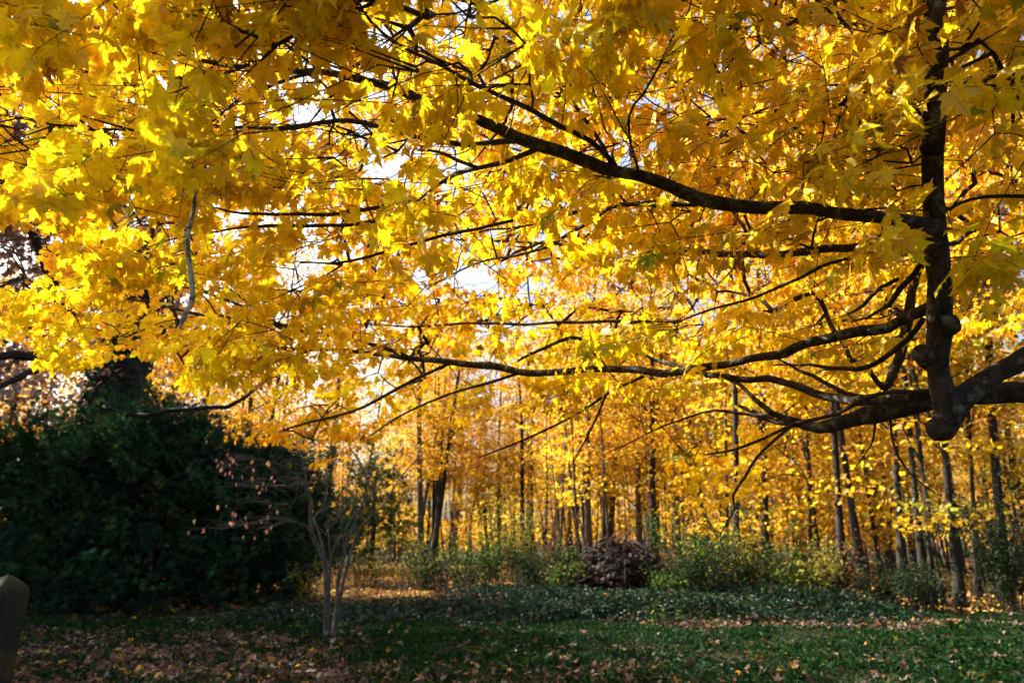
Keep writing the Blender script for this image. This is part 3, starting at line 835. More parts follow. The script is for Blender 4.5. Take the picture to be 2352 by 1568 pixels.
for (pl, dl_, hw) in CLEAR:
    pl = np.array(pl, float)
    for (a_, b_) in zip(pl[:-1], pl[1:]):
        ab = b_ - a_
        t_ = np.clip(((px - a_[0]) * ab[0] + (py - a_[1]) * ab[1]) / (ab @ ab), 0, 1)
        dpx = np.hypot(px - a_[0] - t_ * ab[0], py - a_[1] - t_ * ab[1])
        covered |= (dpx < hw + .36 * ls * FPX / dist) & (dist < dl_ + .12)
ok = ~(covered & (sr.uniform(size=len(lp)) < .82))
lp, lrot, ls, lcol, px, py, dist = (a[ok] for a in (lp, lrot, ls, lcol, px, py, dist))
# gaps in the crown through which the sun reaches the brightest clumps
SUNV = np.array(sd)
ctr = lp + lrot[:, :, 1] * ls[:, None] * .4
shade = np.zeros(len(lp), bool)
for (cx, cy_, d_, sp_, n_, lem_) in CLUMPS:
    if lem_ >= .5:
        v_ = ctr - at(cx, cy_, d_)
        t_ = v_ @ SUNV
        pr_ = np.linalg.norm(v_ - t_[:, None] * SUNV, axis=1)
        shade |= (t_ > .28) & (pr_ < .8 * sp_ * d_ / FPX + .14)
ok = ~(shade & (sr.uniform(size=len(lp)) < .85))
lp, lrot, ls, lcol, px, py, dist = (a[ok] for a in (lp, lrot, ls, lcol, px, py, dist))
inview = (px > 20) & (px < 2332) & (py > 20) & (py < 1548)
order = np.argsort(np.where(inview, dist / ls, 1e9))
solo = order[:300]
rest = np.ones(len(lp), bool)
rest[solo] = False
nearm = rest & (dist < 5.5)
farm = rest & (dist >= 5.5)
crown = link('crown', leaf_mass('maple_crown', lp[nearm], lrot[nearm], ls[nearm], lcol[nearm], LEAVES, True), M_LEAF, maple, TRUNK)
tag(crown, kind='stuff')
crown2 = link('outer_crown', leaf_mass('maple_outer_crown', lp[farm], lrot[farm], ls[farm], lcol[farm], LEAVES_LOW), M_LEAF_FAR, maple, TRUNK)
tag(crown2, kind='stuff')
tws = link('twigs', twigs.mesh('maple_twigs'), M_TWIG, maple, TRUNK)
tag(tws, kind='stuff')
leaf_meshes = []
for tv, tf in LEAVES:
    me = make_mesh('leaf', tv, [tf], True, np.ones((len(tv), 3)), tv)
    me.materials.append(M_LEAF)
    leaf_meshes.append(me)
for k, q in enumerate(solo):
    o = link('leaf', leaf_meshes[k % len(leaf_meshes)], None, maple)
    M = np.eye(4)
    M[:3, :3] = lrot[q] * ls[q]
    M[:3, 3] = lp[q] - TRUNK
    o.matrix_basis = Matrix(M.tolist())
    o.color = (*[float(c) for c in lcol[q]], 1)
print('maple leaves', len(lp), 'near', nearm.sum(), 'far', farm.sum())

# ------------------------------------------------------------------ trees of the wood
PAL_Y = [(.66, .41, .014), (.66, .34, .014), (.48, .21, .014), (.70, .50, .02), (.34, .32, .03)]


def crown_mesh(name, r, h0, h1, rad, nclump, per, size, pal, wts, tier=.35, top=.6, templates=KITE, droop=.5):
    """leaves in flattened clumps through an uneven crown volume, origin at the tree's foot; returns (mesh, clump centres)"""
    t = r.uniform(0, 1, nclump)
    z = h0 + (h1 - h0) * t
    prof = rad * (.45 + .55 * np.sin(np.pi * np.clip(t * .9 + .08, 0, 1))) * (1 - (1 - top) * t)
    th = r.uniform(0, 2 * np.pi, nclump)
    rr = prof * np.sqrt(r.uniform(.05, 1, nclump)) * r.uniform(.8, 1.2, nclump)
    c = np.stack([rr * np.cos(th), rr * np.sin(th), z], -1)
    n = nclump * per
    cs = r.uniform(.35, .8, nclump) * (rad / 3.0) ** .5
    p = np.repeat(c, per, 0) + r.normal(0, 1, (n, 3)) * np.repeat(cs, per)[:, None] * np.array([1, 1, tier]) * .75
    m = unit(n, r)
    m[:, 2] = -np.abs(m[:, 2]) * droop - .2
    m /= np.linalg.norm(m, axis=1, keepdims=True)
    col = np.repeat(pick(pal, wts, nclump, .08, r), per, 0) * (1 + r.normal(0, .12, (n, 1)))
    me = leaf_mass(name, p, frames(m, r.normal(0, .7, n)), r.uniform(.75, 1.25, n) * size, np.clip(col, .01, .97), templates)
    return me, c


CROWNS = {}
wr = np.random.default_rng(77)
for k in range(5):
    CROWNS['tall', k] = crown_mesh('tall_crown', wr, 5.2, 17, 3.3, 130, 25, .18, PAL_Y, [4, 3, 2, 2, .4])
for k in range(5):
    CROWNS['young', k] = crown_mesh('young_crown', wr, 1.4, 7.0, 2.3, 70, 24, .145, PAL_Y, [5, 3, 1.5, 2.5, .6], tier=.22)
for k in range(3):
    CROWNS['sapling', k] = crown_mesh('sapling_crown', wr, .7, 3.6, 1.1, 40, 22, .12, PAL_Y, [4, 2, 1, 3, 2], tier=.3)

for k in range(3):
    CROWNS['pole', k] = crown_mesh('pole_crown', wr, 3.0, 10, 1.0, 30, 22, .15, PAL_Y, [4, 3, 2, 3, .5], tier=.25)


def trunk_mesh(name, r, h, rad, lean=(0, 0), bend=0.0, branch_to=None, fork=0):
    t = np.linspace(0, 1, 9)
    ph = r.uniform(0, 6.28)
    x = lean[0] * t + bend * np.sin(np.pi * t) + .012 * h * np.sin(5 * t + ph) * t
    y = lean[1] * t + .012 * h * np.cos(4 * t + ph) * t
    rr = rad * (1 - .75 * t) * (1 + .7 * np.exp(-t * h / .35))
    s = spline(np.column_stack([x, y, t * h - .08, rr]), .5)
    tb = Tubes().add(s[:, :3], s[:, 3], 10)
    if h > 6 and r.uniform() < .42:
        k = int(len(s) * r.uniform(.12, .4))
        a = s[k]
        dx, dy = r.normal(0, .09 * h, 2)
        f_ = spline([a, a + np.array([dx * .3, dy * .3, h * .14, -a[3] * .45]), np.array([a[0] + dx, a[1] + dy, min(h * .95, a[2] + h * .5), .02])], .5)
        tb.add(f_[:, :3], np.maximum(f_[:, 3], .015), 8, False)
    if branch_to is not None:
        for c in branch_to:
            k = np.searchsorted(s[:, 2], max(.5, c[2] - .9 - .25 * np.hypot(c[0], c[1])))
            k = min(k, len(s) - 2)
            a = s[k, :3]
            q = np.array(c) + np.array([s[k, 0], s[k, 1], 0]) * .5
            b_ = spline([a, (a + q) / 2 + np.array([0, 0, .12]) + r.normal(0, .08, 3), q], .4)
            r0 = min(s[k, 3] * .45, .008 + .012 * np.linalg.norm(q - a))
            tb.add(b_, np.linspace(r0, .006, len(b_)), 5, False)
    return tb.mesh(name)


def wood_tree(name, label, cat, x, y, h, rad, kind, var, group=None, lean=(0, 0), bend=0, scale=None, mat=None, tint=(1, 1, 1), zrot=None, crown_at=None, cz=1.0):
    z = float(hgt(x, y))
    e = empty(name, (x, y, z))
    tag(e, label, cat, group)
    me, c = CROWNS[kind, var]
    hm = {'tall': 17, 'young': 7.0, 'sapling': 3.6, 'pole': 10}[kind]
    s = h / hm if scale is None else scale
    th = wr.uniform(0, 6.28) if zrot is None else zrot
    ca, sa = math.cos(th), math.sin(th)
    cc = c[::4] * s
    cc = np.stack([cc[:, 0] * ca - cc[:, 1] * sa, cc[:, 0] * sa + cc[:, 1] * ca, cc[:, 2]], -1)
    tmesh = trunk_mesh('trunk', wr, h, rad, lean, bend, cc)
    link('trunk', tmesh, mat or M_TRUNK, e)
    co = link('crown', me, M_LEAF_FAR, e)
    co.location = (lean[0] * .6, lean[1] * .6, 0)
    co.rotation_euler = (0, 0, th)
    co.scale = (s, s, s * cz)
    co.color = (*tint, 1)
    return e


REFS = ['the orange-lit trunk', 'the dark tilted trunk', 'the slim dark centre trunk', 'the blackest centre trunk', 'the slim grey centre trunk', 'the crooked trunk', 'the pale grey trunk', 'the pole-thin trunk', 'the stout brown trunk', 'the brush pile', 'the brush pile', 'the tall grey trunk', 'the slim dark right trunk', 'the ivy-flecked trunk', 'the broad dark trunk', 'the pole-thin pair', 'the pole-thin pair', 'the straight dark trunk', 'the left-bent trunk', 'the forked-foot trunk', 'the bowed trunk', 'the hooked trunk', 'the thick brown trunk', 'the leaning cluster', 'the leaning cluster', 'the leaning cluster', 'the leaning cluster', 'the trunk right of leaning cluster', 'the right edge', 'the young hemlock', 'the orange-haze trunk']
# trunks one can pick out: (px base, py base, width px, px lean at 300 px up, crown kind, label)
PICK = [
    (966, 1298, 20, 0, 'tall', 'thick straight trunk lit orange on its left side, left of centre in wood', 'lit'),
    (993, 1294, 13, 14, 'tall', 'dark trunk tilting right just beside the thick orange-lit trunk', 'dark'),
    (1146, 1290, 10, 0, 'tall', 'slim dark trunk to the left of the blackest trunk in centre', 'dark'),
    (1200, 1292, 15, -4, 'tall', 'blackest straight trunk at centre of wood behind greenish shrubs', 'dark'),
    (1222, 1290, 10, 2, 'tall', 'slim grey trunk close on the right of the blackest trunk', None),
    (1338, 1300, 13, -26, 'young', 'dark crooked trunk leaning left behind the brush pile', 'dark'),
    (1386, 1302, 13, 0, 'tall', 'pale grey straight trunk left of the brush pile', None),
    (1407, 1302, 7, 0, 'tall', 'pole-thin trunk beside the pale grey one near brush pile', None),
    (1470, 1308, 22, -4, 'young', 'stout brown trunk directly behind the brush pile', None),
    (1497, 1306, 12, 0, 'tall', 'upright trunk just right of the stout brown one behind brush pile', None),
    (1512, 1306, 11, 0, 'tall', 'dark trunk at right shoulder of the brush pile', 'dark'),
    (1557, 1322, 17, -2, 'tall', 'tall grey trunk standing clear right of the brush pile', None),
    (1669, 1340, 12, -2, 'young', 'slim dark trunk left of the ivy-flecked trunk', 'dark'),
    (1692, 1362, 19, -4, 'tall', 'ivy-flecked dark trunk below the hanging maple twig', 'dark'),
    (1757, 1345, 20, -2, 'tall', 'broad dark trunk to the right of the ivy-flecked trunk', 'dark'),
    (1812, 1344, 6, -6, 'young', 'left one of two pole-thin saplings in the right wood', None),
    (1824, 1346, 6, -4, 'young', 'right one of two pole-thin saplings in the right wood', None),
    (1863, 1350, 11, -3, 'tall', 'straight dark trunk right of the two pole-thin saplings', 'dark'),
    (1893, 1348, 11, -26, 'young', 'trunk that bends left above its foot in the right wood', 'dark'),
    (1936, 1368, 20, -12, 'tall', 'leafy dark trunk with forked foot in the right wood', 'dark'),
    (1988, 1370, 20, -32, 'tall', 'thick curved trunk bowing left in the right wood', 'dark'),
    (2030, 1345, 13, -24, 'young', 'short crooked trunk bent like a hook in the right wood', 'dark'),
    (2078, 1370, 20, -8, 'tall', 'thick brown trunk between hooked trunk and leaning pair', 'dark'),
    (2128, 1386, 17, -26, 'tall', 'dark leaning trunk, left one of the cluster near right edge', 'dark'),
    (2147, 1388, 11, -24, 'tall', 'thin leaning trunk in middle of the cluster near right edge', 'dark'),
    (2168, 1390, 10, -22, 'young', 'thin crooked trunk in the cluster near right edge', 'dark'),
    (2206, 1392, 21, -30, 'tall', 'thickest black trunk of the cluster near right edge', 'dark'),
    (2246, 1372, 13, -14, 'tall', 'dark trunk with yellow leaves right of the black cluster', 'dark'),
    (2310, 1385, 26, -20, 'tall', 'shadowed broad trunk almost at the right edge', 'dark'),
    (905, 1285, 9, 4, 'young', 'dark slim trunk behind the young hemlock left of centre', 'dark'),
    (1080, 1288, 8, -2, 'tall', 'slim trunk in the orange haze of leaves left of centre', None),
]
kv = 0
for (px, py, wpx, ln, kind, label, shade) in PICK:
    g = gnd(px, py)
    d = float(np.linalg.norm(g - CAMP))
    rad = wpx / 2 * float((g - CAMP) @ FWD) / FPX
    wpx *= 1.12
    h = {'tall': wr.uniform(15, 20), 'young': wr.uniform(7, 10)}[kind]
    lean = float(np.clip((ln + (px - 1176) / 5853 * 300) / 300 * h, -2.6, 2.6))
    wood_tree('wood_tree', label, 'tree', float(g[0]), float(g[1]), h, rad * .9, kind, kv % 5, 'trees at the edge of the wood', (lean, wr.normal(0, .3)),
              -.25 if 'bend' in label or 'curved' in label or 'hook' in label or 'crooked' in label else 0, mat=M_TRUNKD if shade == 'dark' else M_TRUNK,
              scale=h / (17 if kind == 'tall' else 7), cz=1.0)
    kv += 1

# slender trees crowded deeper in the wood
fr = np.random.default_rng(41)
placed = []
tries = 0
while len(placed) < 115 and tries < 5000:
    tries += 1
    y = fr.uniform(30, 78)
    x = fr.uniform(-.80, .80) * y
    if x < -.28 * y and y < 33:
        continue
    qx = 1176 + FPX * x / y
    if 860 < qx < 1240 and y < 46:
        continue
    # thinner stand towards the bright gap left of centre
    if abs(x / y + .03) < .07 and fr.uniform() < .1:
        continue
    if any((x - a) ** 2 + (y - b) ** 2 < 2.6 for a, b in placed):
        continue
    placed.append((x, y))
for k, (x, y) in enumerate(placed):
    kind = 'tall' if fr.uniform() < .74 else 'young'
    h = fr.uniform(14, 20) if kind == 'tall' else fr.uniform(6, 10)
    qx = float(proj(np.array([x, y, 2.0]))[0])
    if qx < 300:
        lab = ('tall' if kind == 'tall' else 'low') + ' yellow tree deep behind the dark cedars at far left'
    elif qx < 820:
        lab = ('tall' if kind == 'tall' else 'low') + ' yellow tree deep behind ' + ('the huge cedar' if qx < 480 else 'the ragged lower cedar' if qx < 680 else 'the many-stemmed tree')
    else:
        kk = int(np.argmin([abs(qx - q[0]) for q in PICK]))
        lab = ('tall slender' if kind == 'tall' else 'low leafy') + ' tree deep in wood, seen just ' + ('left' if qx < PICK[kk][0] else 'right') + ' of ' + REFS[kk]
    if y > 55:
        lab = lab.replace('deep', 'farthest back', 1)
    wood_tree('slender_tree', lab, 'tree', x, y, h,
              fr.uniform(.09, .23) if kind == 'tall' else fr.uniform(.05, .09), kind, int(fr.integers(5)), 'slender trees deep in the wood',
              (fr.normal(0, 1.0), fr.normal(0, .4)), fr.normal(0, .3), mat=M_TRUNK if fr.uniform() < .35 else M_TRUNKD,
              tint=tuple(np.clip(np.array([1, 1, 1]) * fr.normal(1, .05) * np.array([1, fr.normal(.95, .07), 1]), .6, 1.05)))
for k in range(84):
    px_ = fr.uniform(880, 2330)
    y = fr.uniform(46, 60) if px_ < 1240 else fr.uniform(27, 50)
    x = (px_ - 1176) / FPX * y
    kk = int(np.argmin([abs(px_ - q[0]) for q in PICK]))
    wood_tree('pole_sapling', ('stouter' if k % 4 == 0 else 'thin dark') + ' bare-sided pole sapling ' + ('far ' if y > 42 else '') + ('left' if px_ < PICK[kk][0] else 'right') + ' of ' + REFS[kk], 'sapling', x, y, fr.uniform(8, 14), fr.uniform(.03, .075), 'pole', k % 3,
              'thin pole saplings in the wood', (fr.normal(0, .8), 0), fr.normal(0, .3), mat=M_TRUNK if k % 4 == 0 else M_TRUNKD)
for px_, y, lab in ((10, 27, 'orange-yellow tree filling the gap at the far left edge behind cedars'), (95, 31, 'orange-yellow tree left of the massive oak trunk behind cedars'),
                    (330, 29, 'yellow tree just right of the massive oak trunk behind cedars'), (470, 31, 'yellow tree behind the low end of the huge cedar')):
    wood_tree('wood_tree', lab, 'tree', (px_ - 1176) / FPX * y, y, fr.uniform(10, 12), .12, 'young', int(fr.integers(5)), 'trees behind the cedars', mat=M_TRUNKD, tint=(.85, .72, .8))
# leafy understory saplings along the edge, traced from the yellow tiers low in the picture
SAPL = [(1110, 1296, 'yellow sapling with tiered leaves left of the blackest trunk'), (1270, 1298, 'bright yellow sapling right of the blackest trunk'),
        (1440, 1312, 'yellow sapling leaning over the brush pile'), (1600, 1335, 'yellow sapling right of the tall grey trunk'),
        (1720, 1352, 'yellow sapling between ivy-flecked trunk and broad dark trunk'), (1840, 1350, 'yellow sapling beside the pole-thin pair'),
        (2000, 1360, 'yellow sapling under the bowed trunk in right wood'), (2060, 1378, 'yellow sapling with level tiers in the right wood'),
        (2270, 1396, 'dim yellow sapling near the right edge of wood'), (830, 1288, 'yellow-green sapling behind the many-stemmed tree'),
        (1040, 1286, 'orange sapling right of the orange-lit trunk'), (1940, 1340, 'golden sapling behind the forked-foot trunk')]
for k, (px, py, label) in enumerate(SAPL):
    g = gnd(px, py)
    y_ = min(float(g[1]) + 7, 52)
    p = at_depth(px, py, y_)
    wood_tree('sapling', label, 'sapling', float(p[0]), y_, fr.uniform(5, 7.5), .05, 'young', k % 5, 'yellow saplings at the edge of the wood', (fr.normal(0, .4), 0), mat=M_TRUNKD)

# the far wood that closes the view: one mass of leaves and one of trunks
n = 46000
th = fr.uniform(-.95, .95, n)
dd = fr.uniform(82, 150, n)
hx = np.sin(th) * dd
hy = np.cos(th) * dd
top = 11 + 5 * np.sin(th * 13) + 3 * np.sin(th * 31 + 1)
hz = hgt(hx, hy) + np.abs(fr.beta(1.1, 1.6, n)) * top + .2
m = unit(n, fr)
fc = pick(PAL_Y + [(.45, .22, .06)], [3, 3.5, 3, 1, .4, 2], n, .12, fr)
far = link('far_wood', leaf_mass('far_wood', np.stack([hx, hy, hz], -1), frames(m, fr.normal(0, 1, n)), fr.uniform(.45, .8, n), fc, KITE), M_LEAF_FAR)
tag(far, 'distant mass of golden and brown foliage closing the view behind the trunks', 'far wood', kind='stuff')
ft = Tubes()
for k in range(170):
    a_, d_ = fr.uniform(-.9, .9), fr.uniform(80, 135)
    x, y = math.sin(a_) * d_, math.cos(a_) * d_
    z = float(hgt(x, y))
    l_ = fr.normal(0, .6)
    ft.add(np.array([(x, y, z - .2), (x + l_ * .5, y, z + 7), (x + l_, y, z + 15)]), [fr.uniform(.14, .3), .15, .06], 6, False)
fto = link('far_trunks', ft.mesh('far_trunks'), M_TRUNK, far)
tag(fto, kind='stuff')

# ------------------------------------------------------------------ dark cedars on the left
def cedar_mesh(name, r, n, h, rx, ry, pal, wts, shape=.8, lumps=9, size=.2):
    L_ = []
    for _ in range(lumps):
        t = r.uniform(.05, .95)
        a = r.uniform(0, 6.28)
        q = (1 - t ** 2.2) * 1.05
        L_.append((math.cos(a) * rx * q * .7, math.sin(a) * ry * q * .7, h * t * .92 + .3, r.uniform(.28, .5) * min(rx, 2.4)))
    L_ = np.array(L_)
    # clump centres on a ragged shell of the lumps
    nc = n // 14
    w_ = L_[:, 3] ** 2
    k = r.choice(len(L_), nc, p=w_ / w_.sum())
    u = unit(nc, r)
    c = L_[k, :3] + u * (L_[k, 3] * np.where(r.uniform(size=nc) < .25, r.uniform(1.0, 1.6, nc), r.uniform(.5, 1.1, nc)))[:, None] * np.array([1.25, 1.25, .95])
    c = c[c[:, 2] > .05]
    nc = len(c)
    bd_ = unit(nc, r) * np.array([1, 1, .4]) + np.array([0, 0, .05])
    p = np.repeat(c, 14, 0) + np.repeat(bd_, 14, 0) * (np.tile(np.arange(14), nc) / 14 * .75 - .3)[:, None] + r.normal(0, .09, (nc * 14, 3))
    out_ = p - np.array([0, 0, h * .3])
    out_[:, 2] *= .4
    m = out_ / np.linalg.norm(out_, axis=1, keepdims=True) + r.normal(0, .55, p.shape) + np.array([0, 0, -.15])
    col = np.repeat(pick(pal, wts, nc, .2, r), 14, 0)
    return leaf_mass(name, p, frames(m, r.normal(0, 1, len(p))), r.uniform(.6, 1.3, len(p)) * size, col, FROND)


FROND = []
for sx in (1, -1):
    v = [(0, 0, 0)]
    f = []
    for (a, l, w_) in ((0, 1, .07), (.5, .75, .06), (-.45, .8, .06), (.95, .45, .05), (-.9, .5, .05)):
        d_ = np.array([math.sin(a * sx), math.cos(a), 0])
        nrm = np.array([d_[1], -d_[0], 0])
        b0 = len(v)
        v += [tuple(d_ * l * .45 + nrm * w_ + np.array([0, 0, .02])), tuple(d_ * l + np.array([0, 0, -.08])), tuple(d_ * l * .45 - nrm * w_ + np.array([0, 0, -.02]))]
        f += [(0, b0, b0 + 1), (0, b0 + 1, b0 + 2)]
    FROND.append((np.array(v, float), np.array(f)))
PAL_C = [(.022, .060, .026), (.035, .085, .03), (.012, .032, .020), (.065, .10, .03)]


def cedar(name, label, cat, px, py, h, rx, ry, n, seed, lumps=12, size=.2, pal=PAL_C, y=None, mat=M_CEDAR):
    r = np.random.default_rng(seed)
    g = gnd(px, py) if y is None else at_depth(px, py, y)
    e = empty(name, (float(g[0]), float(g[1]), float(hgt(g[0], g[1]))))
    tag(e, label, cat)
    tb = Tubes()
    s = spline([(0, 0, -.1, .16), (.05, 0, h * .4, .11), (0, .05, h * .9, .02)], .3)
    tb.add(s[:, :3], s[:, 3], 8)
    link('trunk', tb.mesh('cedar_trunk'), M_TRUNKD, e)
    link('crown', cedar_mesh('cedar_crown', r, n, h, rx, ry, pal, [3, 3, 2, 1], lumps=lumps, size=size), mat, e)
    return e


cedar('cedar_tree', 'huge dark green cedar filling the lower left behind the lawn', 'cedar', 300, 1385, 4.9, 3.4, 2.4, 40000, 1, 44)
cedar('cedar_tree', 'dark cedar at the far left edge beside the huge one', 'cedar', 30, 1385, 4.6, 3.0, 2.2, 26000, 2, 32)
cedar('cedar_tree', 'ragged lower cedar on the right flank of the huge one', 'cedar', 570, 1382, 3.7, 2.1, 1.8, 20000, 3, 28)
cedar('hemlock', 'young feathery hemlock with sunlit gaps behind the many-stemmed tree', 'hemlock', 850, 1315, 5.2, 2.3, 2.0, 7000, 4, 16, .22,
      [(.04, .08, .025), (.07, .11, .03), (.03, .06, .025), (.14, .16, .03)])

# ------------------------------------------------------------------ old oak with brown leaves behind the cedars
og = at_depth(200, 1300, 20.5)
oak = empty('oak_tree', (float(og[0]), float(og[1]), 0))
tag(oak, 'massive old oak with brown leaves behind the dark cedars at left', 'oak tree')
r_ = np.random.default_rng(9)
s = gnarl(spline([(0, 0, -.2, 1.05), (.02, 0, 1, .82), (0, 0, 3, .74), (.05, 0, 6, .70), (.1, .1, 8, .6), (.3, .2, 10, .4), (.2, .3, 12.5, .12)], .4), .12, .7, 3)
link('trunk', Tubes().add(s[:, :3], s[:, 3], 18).mesh('oak_trunk'), M_IVYTRUNK, oak)
ob = np.array([og[0], og[1], 0])
for tr in ([(205, 842, 20.5, 30), (150, 826, 20.0, 26), (90, 820, 19.5, 24), (0, 815, 19.0, 20), (-120, 770, 18.6, 12)],
           [(215, 830, 20.3, 24), (120, 846, 19.2, 18), (45, 864, 18.6, 15), (-10, 890, 18.3, 12), (-60, 930, 18.0, 6)],
           [(220, 800, 20.5, 26), (330, 720, 20.0, 20), (420, 640, 19.5, 12), (480, 560, 19.2, 6)],
           [(200, 780, 20.5, 30), (120, 640, 19.5, 22), (40, 480, 18.8, 14), (10, 320, 18.4, 7)],
           [(235, 930, 20.2, 12), (330, 950, 19.3, 12), (520, 930, 19.0, 12), (580, 900, 19.0, 9), (640, 860, 19.0, 5)]):
    a = np.array(tr, float)
    p = at(a[:, 0], a[:, 1], a[:, 2]) - ob
    sg = gnarl(spline(np.column_stack([p, a[:, 3] / 2 * a[:, 2] * .8 / FPX]), .25), .08, 1.2)
    link('limb', Tubes().add(sg[:, :3], sg[:, 3], 10).mesh('oak_limb'), M_TRUNKD, oak)
me, c = crown_mesh('oak_crown', r_, 5.5, 15.0, 7.5, 300, 34, .21, [(.20, .10, .07), (.28, .13, .06), (.35, .2, .05), (.13, .08, .07)], [4, 3, 1.5, 3], tier=.45, top=.75, templates=LEAVES_LOW)
co = link('crown', me, M_OAKLEAF, oak)
co.location = (-4.5, .5, 0)
bo = tag(empty('brown_oak', (-16.0, 14.3, 0)), 'purplish-brown leaved oak whose crown edge shows at the far left', 'oak tree')
bs = gnarl(spline([(0, 0, -.2, .5), (0, 0, 2, .38), (.2, 0, 6, .33), (.1, .2, 11, .2), (0, .2, 17, .05)], .4), .1, .8, 6)
bt = Tubes().add(bs[:, :3], bs[:, 3], 14)
bm, bc = crown_mesh('brown_oak_crown', r_, 4.8, 18.5, 6.2, 330, 34, .21, [(.17, .085, .07), (.24, .12, .07), (.32, .17, .05), (.11, .07, .065)], [4, 3, 1, 3], tier=.5, top=.8, templates=LEAVES_LOW)
for q in bc[::5]:
    k = min(int(np.searchsorted(bs[:, 2], max(2.5, q[2] - 1.8))), len(bs) - 2)
    a_ = bs[k, :3]
    b_ = spline([a_, (a_ + q) / 2 + np.array([0, 0, .4]), q], .5)
    bt.add(b_, np.linspace(min(.09, bs[k, 3] * .5), .015, len(b_)), 6, False)
link('trunk', bt.mesh('brown_oak_trunk'), M_TRUNKD, bo)
link('crown', bm, M_OAKLEAF, bo)
n = 2600
z = r_.uniform(.2, 7.5, n)
a = r_.uniform(0, 6.28, n)
ra = np.interp(z, s[:, 2], s[:, 3]) + r_.uniform(-.02, .22, n)
p = np.stack([np.cos(a) * ra, np.sin(a) * ra, z], -1)
m = np.stack([np.cos(a) * .3, np.sin(a) * .3, -np.ones(n)], -1) + r_.normal(0, .3, (n, 3))
iv = link('ivy', leaf_mass('trunk_ivy', p, frames(m, r_.normal(0, .5, n)), r_.uniform(.1, .17, n), pick([(.02, .05, .025), (.03, .06, .03)], [1, 1], n, .2, r_), LEAVES_LOW), M_IVY, oak)
tag(iv, kind='stuff')

# ------------------------------------------------------------------ the small many-stemmed tree
mg = gnd(757, 1458)
mst = empty('multi_stem_tree', (float(mg[0]), float(mg[1]), float(hgt(mg[0], mg[1]))))
tag(mst, 'small bare tree of several slim grey stems rising from one foot', 'small tree')
MZ = float(hgt(mg[0], mg[1]))


def z4(zx, zy):
    return (600 + zx / 2.24) / 1.0884, (950 + zy / 2.24) / 1.0884


def stem(name, pts, w0, w1, dy0=0.0, dy1=0.0, mat=M_SMOOTH, sides=8):
    P = []
    for k, (a, b) in enumerate(pts):
        t = k / (len(pts) - 1)
        q = at_depth(*z4(a, b), float(mg[1]) + dy0 + (dy1 - dy0) * t)
        w_ = .74 * (w0 + (w1 - w0) * t) / 2.24 / 1.0884 / 2 * float(mg[1]) / FPX
        P.append((*q, w_))
    sp_ = gnarl(spline(P, .08), .015, 2.5, len(pts))
    base = np.array([mg[0], mg[1], MZ])
    sp_[:, :3] -= base
    o = link(name, Tubes().add(sp_[:, :3], sp_[:, 3], sides).mesh('small_tree_' + name), mat, mst)
    return sp_


MS = []
MS.append(stem('stem', [(487, 1450), (487, 1400), (488, 1200), (485, 1060), (455, 970), (405, 860), (395, 720), (390, 650), (365, 600)], 54, 20, 0, -.4, sides=12))
MS.append(stem('stem', [(523, 1455), (527, 1400), (540, 1250), (555, 1100), (580, 1000), (610, 880), (650, 790), (700, 670), (720, 600), (700, 530), (650, 430), (610, 380)], 36, 10, .05, .6, sides=12))
MS.append(stem('stem', [(545, 1350), (575, 1150), (600, 1050), (625, 940), (690, 810), (790, 710), (850, 620), (910, 530), (980, 450), (1040, 390)], 26, 8, .15, .9))
MS.append(stem('stem', [(500, 1130), (502, 1060), (512, 970), (570, 870), (650, 740), (740, 640), (800, 560), (860, 480), (915, 405)], 24, 7, .1, .3))
MS.append(stem('stem', [(585, 990), (572, 800), (540, 680), (510, 610), (460, 560)], 16, 7, .1, -.5))
MS.append(stem('stem', [(475, 985), (435, 830), (415, 770), (470, 700), (490, 620), (480, 520)], 20, 6, -.2, .3))
MS.append(stem('branch', [(365, 600), (372, 540), (350, 450), (362, 300), (376, 220)], 16, 8, -.4, -.6))
MS.append(stem('branch', [(352, 460), (330, 390), (322, 340)], 9, 5, -.5, -.7))
MS.append(stem('branch', [(367, 603), (335, 585), (250, 586), (180, 592), (60, 590)], 13, 4, -.4, -1.0))
MS.append(stem('branch', [(410, 870), (380, 830), (330, 800), (230, 773), (100, 790), (20, 806), (-60, 830)], 11, 4, -.3, -1.2))
MS.append(stem('branch', [(330, 800), (240, 795), (160, 820), (60, 830), (0, 800)], 7, 3, -.4, -1.3))
MS.append(stem('branch', [(368, 600), (330, 545), (240, 480), (130, 445), (40, 440), (-60, 430)], 10, 4, -.4, -1.2))
MS.append(stem('branch', [(330, 545), (230, 560), (100, 545), (-20, 500), (-110, 490)], 8, 3, -.5, -1.4))
MS.append(stem('branch', [(640, 860), (650, 640), (632, 450), (600, 330)], 10, 4, .2, .4))
MS.append(stem('branch', [(500, 990), (500, 870), (495, 800), (530, 740)], 9, 4, .1, .5))
MS.append(stem('branch', [(300, 690), (200, 690), (100, 680), (0, 690)], 6, 3, -.5, -1.1))
MS.append(stem('branch', [(330, 560), (320, 620), (300, 690)], 9, 6, -.45, -.5))
MS.append(stem('branch', [(720, 600), (730, 520), (760, 440), (750, 360)], 9, 4, .6, .8))
